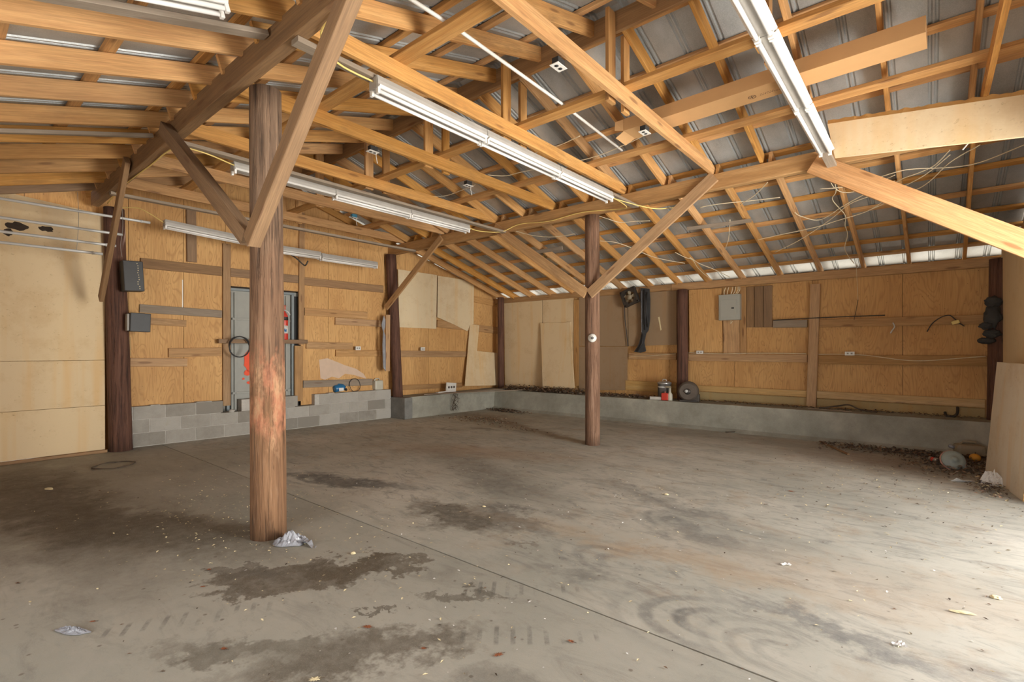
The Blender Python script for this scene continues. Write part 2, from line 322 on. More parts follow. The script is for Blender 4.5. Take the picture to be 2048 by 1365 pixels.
# ------------------------------------------------------------------ mesh helpers
def link(name, me, mat, parent=None):
    o = bpy.data.objects.new(name, me); COL.objects.link(o)
    for mm in (mat if isinstance(mat, (list, tuple)) else [mat]): me.materials.append(mm)
    if parent: o.parent = parent
    return o
def tag(o, label=None, cat=None, group=None, kind=None):
    if label: o['label'] = label
    if cat: o['category'] = cat
    if group: o['group'] = group
    if kind: o['kind'] = kind
    return o
def empty(name, loc, label, cat, group=None, rz=0.0):
    o = bpy.data.objects.new(name, None); COL.objects.link(o); o.location = loc; o.rotation_euler = (0, 0, rz); o.empty_display_size = .1
    return tag(o, label, cat, group)
class MB:
    def __init__(s): s.v = []; s.f = []; s.sm = []; s.mi = []
    def add(s, vs, fs, smooth=False, mi=0):
        b = len(s.v); s.v += [tuple(x) for x in vs]
        for f in fs: s.f.append(tuple(b+i for i in f)); s.sm.append(smooth); s.mi.append(mi)
        return s
    def box(s, c, size, R=None, ch=0.0, mi=0):
        x, y, z = (k/2 for k in size); c = Vector(c)
        R = R or Matrix.Identity(3)
        if ch <= 0:
            vs = [c + R @ Vector((sx*x, sy*y, sz*z)) for sx in (-1, 1) for sy in (-1, 1) for sz in (-1, 1)]
            return s.add(vs, [(0, 1, 3, 2), (4, 6, 7, 5), (0, 4, 5, 1), (2, 3, 7, 6), (0, 2, 6, 4), (1, 5, 7, 3)], mi=mi)
        bm = bmesh.new(); bmesh.ops.create_cube(bm, size=1)
        for v in bm.verts: v.co = Vector((v.co.x*2*x, v.co.y*2*y, v.co.z*2*z))
        bmesh.ops.bevel(bm, geom=bm.edges[:], offset=ch, segments=2, affect='EDGES', profile=.6)
        bm.verts.index_update(); vs = [c + R @ v.co for v in bm.verts]; fs = [tuple(v.index for v in f.verts) for f in bm.faces]; bm.free()
        return s.add(vs, fs, mi=mi)
    def tube(s, pts, r, n=8, cap=True, mi=0):
        pts = [Vector(p) for p in pts]; rs = r if isinstance(r, (list, tuple)) else [r]*len(pts)
        vs = []; fs = []; up = None
        for i, p in enumerate(pts):
            t = (pts[min(i+1, len(pts)-1)] - pts[max(i-1, 0)]).normalized()
            if up is None: up = t.orthogonal().normalized()
            a = (up - t*up.dot(t)).normalized(); b = t.cross(a); up = a
            vs += [p + (a*math.cos(2*PI*k/n) + b*math.sin(2*PI*k/n))*rs[i] for k in range(n)]
        for i in range(len(pts)-1):
            for k in range(n): fs.append((i*n+k, i*n+(k+1) % n, (i+1)*n+(k+1) % n, (i+1)*n+k))
        s.add(vs, fs, True, mi)
        if cap:
            b = len(s.v)-len(vs); m_ = len(pts)-1
            s.f.append(tuple(b+k for k in reversed(range(n)))); s.sm.append(False); s.mi.append(mi)
            s.f.append(tuple(b+m_*n+k for k in range(n))); s.sm.append(False); s.mi.append(mi)
        return s
    def lathe(s, prof, c=(0, 0, 0), n=24, R=None, mi=0, smooth=True):
        R = R or Matrix.Identity(3); c = Vector(c); vs = []; fs = []
        for r, z in prof: vs += [c + R @ Vector((r*math.cos(2*PI*k/n), r*math.sin(2*PI*k/n), z)) for k in range(n)]
        for i in range(len(prof)-1):
            for k in range(n): fs.append((i*n+k, i*n+(k+1) % n, (i+1)*n+(k+1) % n, (i+1)*n+k))
        s.add(vs, fs, smooth, mi); b = len(s.v)-len(vs)
        if prof[0][0] > 1e-5: s.f.append(tuple(b+k for k in reversed(range(n)))); s.sm.append(False); s.mi.append(mi)
        if prof[-1][0] > 1e-5: s.f.append(tuple(b+(len(prof)-1)*n+k for k in range(n))); s.sm.append(False); s.mi.append(mi)
        return s
    def prism(s, poly, off, mi=0):
        poly = [Vector(p) for p in poly]; off = Vector(off); n = len(poly)
        vs = poly + [p+off for p in poly]
        fs = [tuple(range(n)), tuple(reversed(range(n, 2*n)))] + [(i, (i+1) % n, n+(i+1) % n, n+i) for i in range(n)]
        return s.add(vs, fs, mi=mi)
    def build(s, name, mat, parent=None, origin=None, M4=None):
        me = bpy.data.meshes.new(name)
        if M4 is not None:
            inv = M4.inverted(); vs = [inv @ Vector(v) for v in s.v]
        elif origin is not None: vs = [Vector(v)-Vector(origin) for v in s.v]
        else: vs = s.v
        me.from_pydata([tuple(v) for v in vs], [], s.f); me.validate()
        for p, sm, mi in zip(me.polygons, s.sm, s.mi): p.use_smooth = sm; p.material_index = mi
        bm = bmesh.new(); bm.from_mesh(me); bmesh.ops.recalc_face_normals(bm, faces=bm.faces[:]); bm.to_mesh(me); bm.free()
        o = link(name, me, mat, parent)
        if M4 is not None: o.matrix_world = M4
        elif origin is not None: o.location = origin
        return o
def frame(x, z):
    x = Vector(x).normalized(); z = Vector(z); z = (z - x*z.dot(x)).normalized(); y = z.cross(x)
    return Matrix((x, y, z)).transposed()
def lumber(name, p0, p1, w, h, mat, label, cat, group=None, up=(0, 0, 1), rough=.0012, cut0=0, cut1=0, ch=.004, parent=None):
    """a sawn board from p0 to p1 (centre line); w across, h along 'up'; cut0/cut1 slant the ends"""
    p0 = Vector(p0); p1 = Vector(p1); L = (p1-p0).length; F = frame(p1-p0, up); mid = (p0+p1)/2
    n = max(2, int(L/.35)); vs = []; fs = []
    sec = [(-w/2+ch, -h/2), (w/2-ch, -h/2), (w/2, -h/2+ch), (w/2, h/2-ch), (w/2-ch, h/2), (-w/2+ch, h/2), (-w/2, h/2-ch), (-w/2, -h/2+ch)]
    rnd = random.Random(hash((round(p0.x, 2), round(p0.y, 2), round(p1.z, 2))) & 0xffff)
    for i in range(n+1):
        t = i/n; j = [rnd.uniform(-rough, rough) for _ in range(16)]
        for k, (y, z) in enumerate(sec):
            x = -L/2 + L*t
            if i == 0: x += cut0*(z/h+.5)
            if i == n: x -= cut1*(z/h+.5)
            vs.append((x, y+j[2*k % 16]*.8, z+j[(2*k+1) % 16]*.8))
    for i in range(n):
        for k in range(8): fs.append((i*8+k, i*8+(k+1) % 8, (i+1)*8+(k+1) % 8, (i+1)*8+k))
    fs += [tuple(reversed(range(8))), tuple(n*8+k for k in range(8))]
    me = bpy.data.meshes.new(name); me.from_pydata(vs, [], fs)
    o = link(name, me, mat, parent); M4 = F.to_4x4(); M4.translation = mid; o.matrix_world = M4
    return tag(o, label, cat, group)
def board_h(name, L, R_, ax, val, t, mat, label, cat='board', group=None):
    """board nailed flat on a wall: L = (u, v_top, v_bottom) at its left end, R_ at its right end"""
    a = at(L[0], (L[1]+L[2])/2, ax, val); b = at(R_[0], (R_[1]+R_[2])/2, ax, val)
    h = ((at(L[0], L[1], ax, val)-at(L[0], L[2], ax, val)).length + (at(R_[0], R_[1], ax, val)-at(R_[0], R_[2], ax, val)).length)/2
    nrm = Vector((-1, 0, 0)) if ax == 0 else Vector((0, 1, 0))
    a = a + nrm*t/2; b = b + nrm*t/2
    return lumber(name, a, b, t, h, mat, label, cat, group)
def board_v(name, T, B, ax, val, t, mat, label, cat='stud', group=None):
    a = at((T[1]+T[2])/2, T[0], ax, val); b = at((B[1]+B[2])/2, B[0], ax, val)
    w = ((at(T[1], T[0], ax, val)-at(T[2], T[0], ax, val)).length + (at(B[1], B[0], ax, val)-at(B[2], B[0], ax, val)).length)/2
    nrm = Vector((-1, 0, 0)) if ax == 0 else Vector((0, 1, 0))
    up = Vector((0, 1, 0)) if ax == 0 else Vector((1, 0, 0))
    return lumber(name, a+nrm*t/2, b+nrm*t/2, t, w, mat, label, cat, group, up=up)
def sheet(name, px, ax, val, t, mat, label, cat, group=None, lean=0.0):
    """flat sheet standing on a wall: outline in photo measurements on plane ax=val, thickness t toward the wall"""
    pts = [at(u, v, ax, val) for u, v in px]; zc = min(p.z for p in pts); out = Vector((1, 0, 0)) if ax == 0 else Vector((0, -1, 0))
    off = -out*t; c = sum(pts, Vector())/len(pts)
    mb = MB(); mb.prism(pts, off); o = mb.build(name, mat, origin=c); return tag(o, label, cat, group)
def cable(name, pts, r, mat, label, cat='cable', group=None, res=6, parent=None):
    P = [Vector(p) for p in pts]; out = []
    for i in range(len(P)-1):
        p0 = P[max(i-1, 0)]; p1 = P[i]; p2 = P[i+1]; p3 = P[min(i+2, len(P)-1)]
        for k in range(res):
            t = k/res; out.append(.5*((2*p1)+(p2-p0)*t+(2*p0-5*p1+4*p2-p3)*t*t+(3*p1-p0-3*p2+p3)*t**3))
    out.append(P[-1]); c = P[0]
    o = MB().tube(out, r, 6).build(name, mat, parent, origin=c); 
    return tag(o, label, cat, group) if label else o
ORD = ['first', 'second', 'third', 'fourth', 'fifth', 'sixth', 'seventh', 'eighth', 'ninth', 'tenth', 'eleventh', 'twelfth', 'thirteenth', 'fourteenth', 'fifteenth', 'sixteenth', 'seventeenth', 'eighteenth']

# ------------------------------------------------------------------ the setting
XA, YB, XR, YF = -8.95, 9.69, .92, -1.5       # inner faces: left wall, back wall, right wall, front wall
Y1, Y2, YR = 1.585, 6.48, 4.06                 # beams and ridge
SL = .3; TOP = .146; PUR = .038; MET = TOP+PUR+.004
def zroof(y, off=0.0):
    o = off*math.hypot(1, SL)
    return 3.64 + o - SL*(y-Y2) if y >= YR else 3.64 + o + SL*(y-(2*YR-Y2))
# slabs either side of the control joint
mb = MB(); J = 2.366
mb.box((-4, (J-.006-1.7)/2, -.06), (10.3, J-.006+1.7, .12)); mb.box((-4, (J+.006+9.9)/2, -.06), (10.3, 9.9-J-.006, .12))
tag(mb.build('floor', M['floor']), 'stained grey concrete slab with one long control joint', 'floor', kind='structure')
mb = MB(); mb.box((-4, J, -.07), (10.2, .02, .1)); tag(mb.build('trim_1', M['hole']), 'dirt packed in the long control joint of the slab', 'joint', kind='structure')
mb = MB(); mb.box((0, 0, -.2), (60, 60, .1)); tag(mb.build('ground', M['ground']), 'sunlit gravel yard outside the open bay', 'ground', kind='structure')

# left wall: plywood sheets with dark seams, stepped gable top
def gable_poly(y0, y1, z0, off): 
    ys = [y0] + ([YR] if y0 < YR < y1 else []) + [y1]
    return [(y0, z0), (y1, z0)] + [(y, zroof(y, off)) for y in reversed(ys)]
mb = MB(); ys = [-1.5, -.3, .9, 1.75]
seams = sorted([-1.5, -.3, .9, 2.0, 2.7, 3.3, 4.56, 5.1, 5.75, 6.45, 7.5, 8.6, 9.7])
for a, b in zip(seams[:-1], seams[1:]):
    z0 = 0 if b < 2.1 else (.41 if a == 4.56 else (.6 if b < 6.5 else .44))
    if a == 3.3:   # the doorway bay
        mb.prism([(XA, a+.003, 2.52), (XA, b-.003, 2.52)] + [(XA, y, zroof(y, TOP-.01)) for y in ((b-.003, YR, a+.003))], (-.015, 0, 0))
    else:
        mb.prism([(XA, y if i not in () else y, z) for i, (y, z) in enumerate(gable_poly(a+.003, b-.003, z0, TOP-.01))], (-.015, 0, 0))
wl_ = tag(mb.build('wall_left', M['ply']), 'plywood gable wall above grey block base', 'wall', kind='structure')
mb = MB()
mb.prism([(XA-.10, y, z) for y, z in gable_poly(-1.5, 9.7, .0, TOP-.02)], (-.015, 0, 0))
mb.build('backing', M['hole'], wl_)
# block base
def blocks():
    vs = MB(); tints = []
    face = -8.83; th = .18; bh = .2; bl = .405
    rnd = random.Random(3)
    for row in range(3):
        y = 2.02 - (bl/2 if row % 2 else 0)
        while y < 6.42:
            y0 = max(y, 2.0); y1 = min(y+bl, 6.42); y += bl
            if y1-y0 < .05: continue
            if row == 2 and (3.22 < y1 and y0 < 3.42 or 4.42 < y0 < 4.72 or (3.9 > y0 > 3.42 and False)): 
                if y0 < 3.42: y1 = min(y1, 3.22)
                if y1-y0 < .06 or 4.42 < y0: continue
            n0 = len(vs.f); vs.box((face-th/2, (y0+y1)/2, row*bh+bh/2+.005), (th, y1-y0-.009, bh-.009), ch=.006)
            t = rnd.random(); tints += [t]*(len(vs.f)-n0)
    o = vs.build('block_base', M['block'], wl_)
    a = o.data.attributes.new('tint', 'FLOAT', 'FACE')
    for i, t in enumerate(tints): a.data[i].value = t
    mo = MB()
    mo.box((face-th/2-.004, (2.0+6.42)/2, .2), (th-.006, 4.4, .4)); mo.box((face-th/2-.004, (2.0+3.2)/2, .5), (th-.006, 1.18, .2)); mo.box((face-th/2-.004, (4.75+6.42)/2, .5), (th-.006, 1.64, .2)); mo.box((face-th/2-.004, 3.95, .5), (th-.006, .9, .196))
    mo.build('mortar', M['mortar'], wl_)
    # mortar dabs squeezed on top of the wall
    mo = MB()
    for y in (2.3, 2.9, 3.0, 5.1): mo.box((face-.06, y, .605), (.1, .12, .012), ch=.005)
    mo.build('mortar_dab', M['mortar'], wl_)
blocks()
for o_ in [wl_]+list(wl_.children): skew(o_)
# concrete curb along the far end of the left wall and the whole back wall
mb = MB()
mb.prism([(-8.42, 6.62, 0), (-8.44, 6.62, .445), (-9.0, 6.62, .445), (-9.0, 6.62, 0)], (0, 3.1, 0))
cu = tag(mb.build('trim_2', M['curb']), 'low grey concrete curb at the foot of the left wall', 'curb', kind='structure'); skew(cu)
mb = MB(); mb.prism([(-9.0, 9.03, 0), (-9.0, 9.10, .455), (-9.0, 9.8, .455), (-9.0, 9.8, 0)], (10.0, 0, 0))
mb.prism([(-9.0, 8.95, 0), (-9.0, 9.035, 0), (-9.0, 9.05, .06)], (10.0, 0, 0))
tag(mb.build('trim_3', M['curb']), 'low grey concrete curb along the back wall', 'curb', kind='structure')
mb = MB(); mb.box((-8.54, 6.52, .22), (.56, .2, .44), ch=.012); tag(mb.build('trim_4', M['patch']), 'dark grey mortar patch where blocks meet the curb', 'curb', kind='structure')
# back wall
mb = MB()
xs = [-9.0, -7.6, -6.4, -5.2, -3.98, -2.75, -1.5, -.3, .95]
for a, b in zip(xs[:-1], xs[1:]): mb.prism([(a+.003, YB, .44), (b-.003, YB, .44), (b-.003, YB, 2.72), (a+.003, YB, 2.72)], (0, .015, 0))
wb = tag(mb.build('wall_back', M['ply']), 'low plywood wall under the eave', 'wall', kind='structure')
MB().box((-4, YB+.035, 1.55), (10.0, .03, 2.3)).build('backing', M['hole'], wb)
# right wall with the open bay; front wall behind the camera
mb = MB()
def rw(y0, y1, z0, z1=None):
    if z1 is None: mb.prism([(XR, y, z) for y, z in gable_poly(y0, y1, z0, TOP-.01)], (.06, 0, 0))
    else: mb.prism([(XR, y0, z0), (XR, y1, z0), (XR, y1, z1), (XR, y0, z1)], (.06, 0, 0))
rw(6.4, 9.78, 0); rw(YF, 1.5, 0); rw(1.5, 6.4, 2.85)
tag(mb.build('wall_right', M['ply']), 'plywood gable wall with one big open bay', 'wall', kind='structure')
mb = MB(); mb.prism([(-9.0, YF, 0), (-3.8, YF, 0), (-3.8, YF, 2.7), (-9.0, YF, 2.7)], (0, -.05, 0)); mb.prism([(.0, YF, 0), (.98, YF, 0), (.98, YF, 2.7), (.0, YF, 2.7)], (0, -.05, 0)); mb.prism([(-3.8, YF, 2.1), (.0, YF, 2.1), (.0, YF, 2.7), (-3.8, YF, 2.7)], (0, -.05, 0))  # gap in this unseen wall added to let fill light in
tag(mb.build('wall_front', M['ply']), 'plywood wall behind the camera with an open bay', 'wall', kind='structure')
# ribbed metal roof
def roof():
    vs = []; fs = []
    prof = []; x = -9.06
    while x < 1.25:
        prof += [(x, 0), (x+.215, 0), (x+.225, .018), (x+.237, .018), (x+.247, 0), (x+.260, 0), (x+.270, .018), (x+.282, .018), (x+.292, 0)]; x += .305
    ysl = [-2.05, YR, 10.35]
    for y in ysl:
        for (xx, h) in prof: vs.append((xx, y, zroof(y, MET)+h))
    n = len(prof)
    for j in range(2):
        for i in range(n-1): fs.append((j*n+i, j*n+i+1, (j+1)*n+i+1, (j+1)*n+i))
    me = bpy.data.meshes.new('ceiling'); me.from_pydata(vs, [], fs); o = link('ceiling', me, M['metal'])
    sm = o.modifiers.new('thickness', 'SOLIDIFY'); sm.thickness = .0012; sm.offset = 1
    tag(o, 'ribbed galvanised steel roof seen from below', 'ceiling', kind='structure')
roof()

# ------------------------------------------------------------------ roof frame
def zb(y): return zroof(y, 0)
th = math.atan(SL)
GR = 'sloping roof rafters'
def rafter(x, ya, yb, h, label, group, skew=0.0, mat=None, dz=0):
    side = 1 if ya >= YR-.1 else -1
    up = Vector((0, SL*side, 1))
    off = up.normalized()*(h/2+dz)
    a = Vector((x, ya, zb(ya)))+off; b = Vector((x+skew, yb, zb(yb)))+off
    return lumber('rafter', a, b, .038, h, mat or M['pine'], label, 'rafter', group, up=up)
# back-side rafters from the middle beam down to the back wall plate
bx = [.35, -.27, -.84, -1.43, -2.04, -2.66, -3.25, -3.82, -4.43, -5.04, -5.65, -6.26, -6.87, -7.48, -8.00, -8.42]
for i, x in enumerate(bx):
    w_ = 'rightmost' if i == 0 else ORD[i]
    rafter(x, Y2-.02, 10.2, .14, f'pine rafter sloping down to the back wall plate, {w_} counting from the right' if i else 'pine rafter sloping down to the back wall plate, the rightmost one', 'rafters over the back bay', .06 if i < 6 else .03)
# ridge-to-middle-beam rafters
for i in range(16):
    x = .31-.61*i
    rafter(x, YR+.022, Y2+.12, .14, f'pine rafter from ridge to middle beam, {ORD[i]} counting from the right', 'rafters on the far side of the ridge')
# ridge-to-front-beam rafters
for i in range(16):
    x = .04-.61*i
    rafter(x, YR-.022, Y1-.1, .14, f'pine rafter from ridge to front beam, {ORD[i]} counting from the right', 'rafters on the near side of the ridge')
# outer front rafters
ox = [.38, -.23, -.84, -1.45, -2.06, -2.67, -3.28, -3.89, -4.5, -5.1, -5.72, -6.32, -6.93, -7.55, -8.17, -8.66]
for i, x in enumerate(ox):
    rafter(x, Y1+.08, -1.9, .144, f'wide pine rafter left of the front beam, {ORD[i]} counting from the right', 'wide rafters on the left', mat=M['old_pine'] if i == 15 else None)
# ridge board
lumber('ridge_board', (-8.93, YR, 4.395), (.9, YR, 4.395), .038, .19, M['old_pine'], 'dark board running along the peak of the roof', 'beam')
# beams
lumber('beam', (-8.93, Y1, 3.545), (.9, Y1, 3.545), .09, .19, M['old_pine'], 'heavy dark beam resting on the nearest log post', 'beam')
lumber('beam', (-8.93, Y2, 3.545), (.9, Y2, 3.545), .10, .19, M['girt'], 'long brown beam across the room on the slim middle log post', 'beam')
lumber('beam', (-3.9, 9.62, 2.665), (.85, 9.62, 2.64), .07, .135, M['girt'], 'plate beam on top of the back wall, right half', 'beam')
lumber('beam', (-8.9, 9.62, 2.69), (-3.91, 9.62, 2.665), .07, .125, M['girt'], 'plate beam on top of the back wall, left half by the corner', 'beam')
# ceiling ties with clipped ends and the short posts that carry the ridge
TX = [.39, -.87, -2.09, -3.32, -4.56, -5.80, -7.1, -8.32]
for i, x in enumerate(TX):
    mb = MB(); h = .14
    mb.prism([(x-.019, 1.50, 3.64), (x-.019, 6.60, 3.64), (x-.019, 6.62, 3.69), (x-.019, 6.36, 3.78), (x-.019, 1.70, 3.78), (x-.019, 1.48, 3.70)], (.038, 0, 0))
    F = frame((0, 1, 0), (0, 0, 1)).to_4x4(); F.translation = (x, 4.05, 3.71)
    tag(mb.build('ceiling_tie', M['pine'], M4=F), f'level pine tie between the two beams, {ORD[i]} counting from the right', 'joist', 'ceiling ties')
    for k, (ya, zt, wh) in enumerate(((3.97, 4.46, 'near'), (4.25, 4.345, 'far'))):
        lumber('king_post', (x-.081, ya, 3.64), (x-.081, ya, zt), .038, .125 if k == 0 else .11, M['pine'], f'short upright under the ridge, {wh} side, at the {ORD[i]} tie from the right', 'post', 'short posts under the ridge', up=(0, 1, 0))
# flat runners on top of the ties
for y, t in ((2.52, 'nearest the camera'), (4.112, 'directly under the ridge'), (5.525, 'farthest back, under the long carton')):
    lumber('runner', (-8.9, y, 3.80), (.88, y, 3.80), .14, .04, M['pine'], f'flat pine runner across the ceiling ties, {t}', 'board', 'flat runners on the ties')
# purlins
yR = [4.24, 4.82, 5.42, 5.98, 6.56, 7.12, 7.6, 8.1, 8.57, 9.03, 9.47, 9.98]
yL = [3.88, 3.27, 2.68, 2.1, 1.5, .92, .36, -.22, -.8, -1.4]
for ys_, side, nm in ((yR, 1, 'back slope'), (yL, -1, 'front slope')):
    for i, y in enumerate(ys_):
        up = Vector((0, SL*side, 1)).normalized(); c = Vector((0, y, zb(y))) + up*(TOP+PUR/2 + (.002 if True else 0)) + (up*0)
        # outer rafters on the front are deeper, keep the lath above them
        c0 = c.copy(); c0.x = -9.03; c1 = c.copy(); c1.x = 1.1
        lumber('purlin', c0, c1, .085, PUR-.002, M['pine'], f'flat roof lath on the {nm}, {ORD[i]} down from the ridge', 'purlin', 'laths under the roof sheets', up=up)

# ------------------------------------------------------------------ log posts
def log(name, base, top, r0, r1, mat, label, seed=0, n=36, seg=14):
    base = Vector(base); top = Vector(top); vs = []; fs = []
    for i in range(seg+1):
        t = i/seg; c = base.lerp(top, t)-base; r = r0+(r1-r0)*t
        for k in range(n):
            a = 2*PI*k/n; rr = r*(1 + .035*noise.noise(Vector((math.cos(a)*1.3+seed, math.sin(a)*1.3, t*3))) + .02*noise.noise(Vector((math.cos(a)*6+seed, math.sin(a)*6, t*2.5))))
            vs.append((c.x+rr*math.cos(a), c.y+rr*math.sin(a), c.z))
    for i in range(seg):
        for k in range(n): fs.append((i*n+k, i*n+(k+1) % n, (i+1)*n+(k+1) % n, (i+1)*n+k))
    fs += [tuple(reversed(range(n))), tuple(seg*n+k for k in range(n))]
    me = bpy.data.meshes.new(name); me.from_pydata(vs, [], fs)
    for p in me.polygons: p.use_smooth = len(p.vertices) == 4
    o = link(name, me, mat); o.location = base; return tag(o, label, 'post')
PX = -3.85
log('log_post', (-3.91, 1.735, 0), (-3.95, 1.735, 3.448), .129, .112, M['log_front'], 'thick bare log post standing nearest the camera', 1)
log('log_post', (-3.88, 6.52, 0), (-3.88, 6.52, 3.448), .112, .108, M['log'], 'slim brown log post with a round white fitting, mid room', 2)
log('log_post', (-8.88, 1.86, 0), (-8.85, 1.78, 3.448), .140, .12, M['log_dark'], 'dark log post between the big foam panel and the plywood', 3)
log('log_post', (-8.62, 6.52, .44), (-8.72, 6.42, 3.448), .105, .11, M['log_dark'], 'dark log post halfway along the left wall', 4)
log('log_post', (at(1001.5, 700, 1, 9.48).x, 9.48, .455), (at(1001.5, 650, 1, 9.48).x, 9.48, 2.76), .082, .08, M['log_dark'], 'thin dark log post in the far corner', 5)
log('log_post', (at(1365, 700, 1, 9.5).x, 9.5, .455), (at(1365, 650, 1, 9.5).x, 9.5, 2.59), .105, .10, M['log_dark'], 'reddish log post in the middle of the back wall', 6)
log('log_post', (.72, 9.47, .455), (.75, 9.47, 2.66), .105, .105, M['log_dark'], 'dark log post at the right end of the back wall', 7)

# ------------------------------------------------------------------ knee braces
def brace(p0, p1, w, h, mat, label):
    d = (Vector(p1)-Vector(p0)).normalized(); up = Vector((0, 1, 0)).cross(d)
    if up.z < 0: up = -up
    L = h*1.0
    return lumber('knee_brace', p0, p1, w, h, mat, label, 'brace', 'diagonal knee braces', up=up, cut0=0, cut1=0)
yb1 = Y1-.045-.045
brace((-3.62, yb1, 2.19), (-2.25, yb1, 3.46), .085, .115, M['old_pine'], 'timber brace rising right from the nearest log post')
brace((-3.67, yb1, 2.22), (-5.53, yb1, 3.53), .085, .115, M['old_pine'], 'grey timber brace rising left from the nearest log post')
brace((-8.42, yb1+.06, 2.12), (-6.85, yb1, 3.56), .05, .12, M['old_pine'], 'dark brace from the front beam down to the post beside the foam panel')
yb2 = Y2-.05-.022
brace((-3.86, yb2, 2.26), (-2.05, yb2, 3.60), .04, .15, M['girt'], 'brace rising right from the slim middle log post')
brace((-3.92, yb2, 2.27), (-5.75, yb2, 3.55), .04, .15, M['girt'], 'brace rising left from the slim middle log post')
brace(tuple(at(772, 616, 1, 6.28)), (-7.12, yb2, 3.58), .04, .125, M['girt'], 'brace on the log post halfway along the left wall')
brace((-.98, yb2-.01, 3.50), (.95, yb2-.01, 2.18), .04, .215, M['salmon_pine'], 'wide fresh pine brace dropping to the right edge of the photo')

# ------------------------------------------------------------------ strip lights and their boards
def strip_light(x, y, z, label, tubes=True, tilt=0.0, L=1.17):
    root = empty('strip_light', (x, y+L/2, z), label, 'light', 'fluorescent strip lights')
    root.rotation_euler = (tilt, 0, 0)
    hs_ = MB(); w = .055
    prof = [(-w, 0), (-w, .05), (-.045, .088), (.045, .088), (w, .05), (w, 0), (.02, -.006), (-.02, -.006)]
    hs_.prism([(px_, -L/2+.004, pz) for px_, pz in prof], (0, L-.008, 0)); hsg = hs_.build('housing', M['housing'], root)
    pan = MB(); pan.prism([(-.075, -L/2+.01, .012), (-.055, -L/2+.01, -.002), (.055, -L/2+.01, -.002), (.075, -L/2+.01, .012), (.055, -L/2+.01, .004), (-.055, -L/2+.01, .004)], (0, L-.02, 0)); pan.build('reflector', M['white'], root)
    if tubes:
        for sx in (-.038, .038):
            MB().tube([(sx, -L/2+.03, -.022), (sx, L/2-.03, -.022)], .0135, 12).build('lamp_tube', M['tube'], root)
            for sy in (-1, 1): MB().box((sx, sy*(L/2-.016), -.018), (.03, .022, .05), ch=.003).build('lamp_holder', M['white'], hsg)
    else:
        for sx in (-.038, .038): MB().box((sx, -L/2+.016, -.018), (.03, .022, .05), ch=.003).build('lamp_holder', M['white'], hsg)
    MB().box((0, -L/2+.003, .04), (.09, .006, .08)).build('end_plate', M['housing'], hsg)
    return root
for bxx, nm in ((-.80, 'rightmost'), (-3.13, 'second from the right'), (-5.52, 'third from the right'), (-7.95, 'leftmost, near the plywood wall')):
    lumber('mounting_board', (bxx, 1.56, 3.431), (bxx, 6.44, 3.431), .09, .036, M['grey_board'], f'board hung under both beams to carry lights, {nm}', 'board', 'light mounting boards')
lumber('mounting_board', (-3.46, -.9, zb(-.9)-.022), (-3.46, 1.52, zb(1.52)-.022), .09, .036, M['grey_board'], 'pale board at top left ending short of the front beam', 'board', 'light mounting boards')
lumber('mounting_board', (-5.86, -.9, zb(-.9)-.022), (-5.93, 1.50, zb(1.5)-.022), .05, .036, M['grey_board'], 'narrow grey board under the left rafters ending at the grey brace', 'board', 'light mounting boards')
ZF = 3.34
for i, y in enumerate((2.13, 3.30, 4.47)):
    strip_light(-3.10, y, ZF, ['strip light at the near end of the central row, yellow cable at its end', 'strip light in the middle of the central row of three', 'strip light at the far end of the central row of three'][i])
    strip_light(-5.64, y, ZF, ['empty grey light housing without tubes behind the nearest log post', 'strip light in the middle of the row left of centre', 'strip light ending close to the brace on the left wall post'][i], tubes=i > 0)
    strip_light(-.76, y, ZF, ['strip light cut by the top edge at upper right', 'strip light in the middle of the right-hand row', 'strip light at the far end of the right-hand row, by the wide foam strip'][i])
for i, (y, z0, tl) in enumerate(((2.23, 3.20, -.05), (3.42, 3.12, .0), (4.6, 3.10, .0))):
    strip_light(-8.3, y, z0-.03, ['strip light hung nearest the dark log post on the left wall', 'strip light hung behind the nearest log post by the plywood wall', 'strip light hung in front of the plywood wall left of its middle post'][i], tilt=tl)
strip_light(-3.09, -.01, zb(.575)-.09, 'strip light under the pale board at top left', tilt=th, L=1.17)

# ------------------------------------------------------------------ white pipe, carton, foam strip
MB().tube([(-2.72, 1.95, 3.835), (-2.70, 2.6, 3.836), (-2.74, 4.0, 3.837), (-2.83, 5.45, 3.836)], .0145, 10).build('white_pipe', M['white_plastic'])
tag(bpy.data.objects['white_pipe'], 'long white plastic pipe lying across the ceiling runners', 'pipe')
box = empty('long_carton', (-1.28, 5.07, 3.83), 'long tan cardboard carton resting on the ceiling ties', 'box')
R3 = Matrix.Rotation(math.radians(-1.5), 3, 'Z')
def ct(v): return R3 @ Vector(v)
mb = MB(); mb.box((0, 0, .065), (2.55, .28, .13), R=R3, ch=.004); mb.build('body', M['card'], box)
mb = MB()
for sz, a in ((1, .5), (-1, -.2)):
    mb.prism([ct((-1.275, -.13, .065+sz*.064)), ct((-1.275, .13, .065+sz*.064)), ct((-1.39, .12, .065+sz*.064-.05)), ct((-1.38, -.12, .065+sz*.064-.045))], (0, 0, .004))
mb.prism([ct((-1.275, -.142, .0)), ct((-1.275, -.142, .125)), ct((-1.36, -.17, .11)), ct((-1.37, -.165, .02))], (0, .004, 0))
mb.build('torn_flap', M['card'], box)
mb = MB(); n = 20
for k in range(n):
    a0 = 2*PI*k/n; a1 = 2*PI*(k+1)/n
    mb.add([ct((.0+rr*math.cos(a)*1.0, .02+rr*math.sin(a), -.0008)) for a in (a0, a1) for rr in (.030, .036)], [(0, 1, 3, 2)])
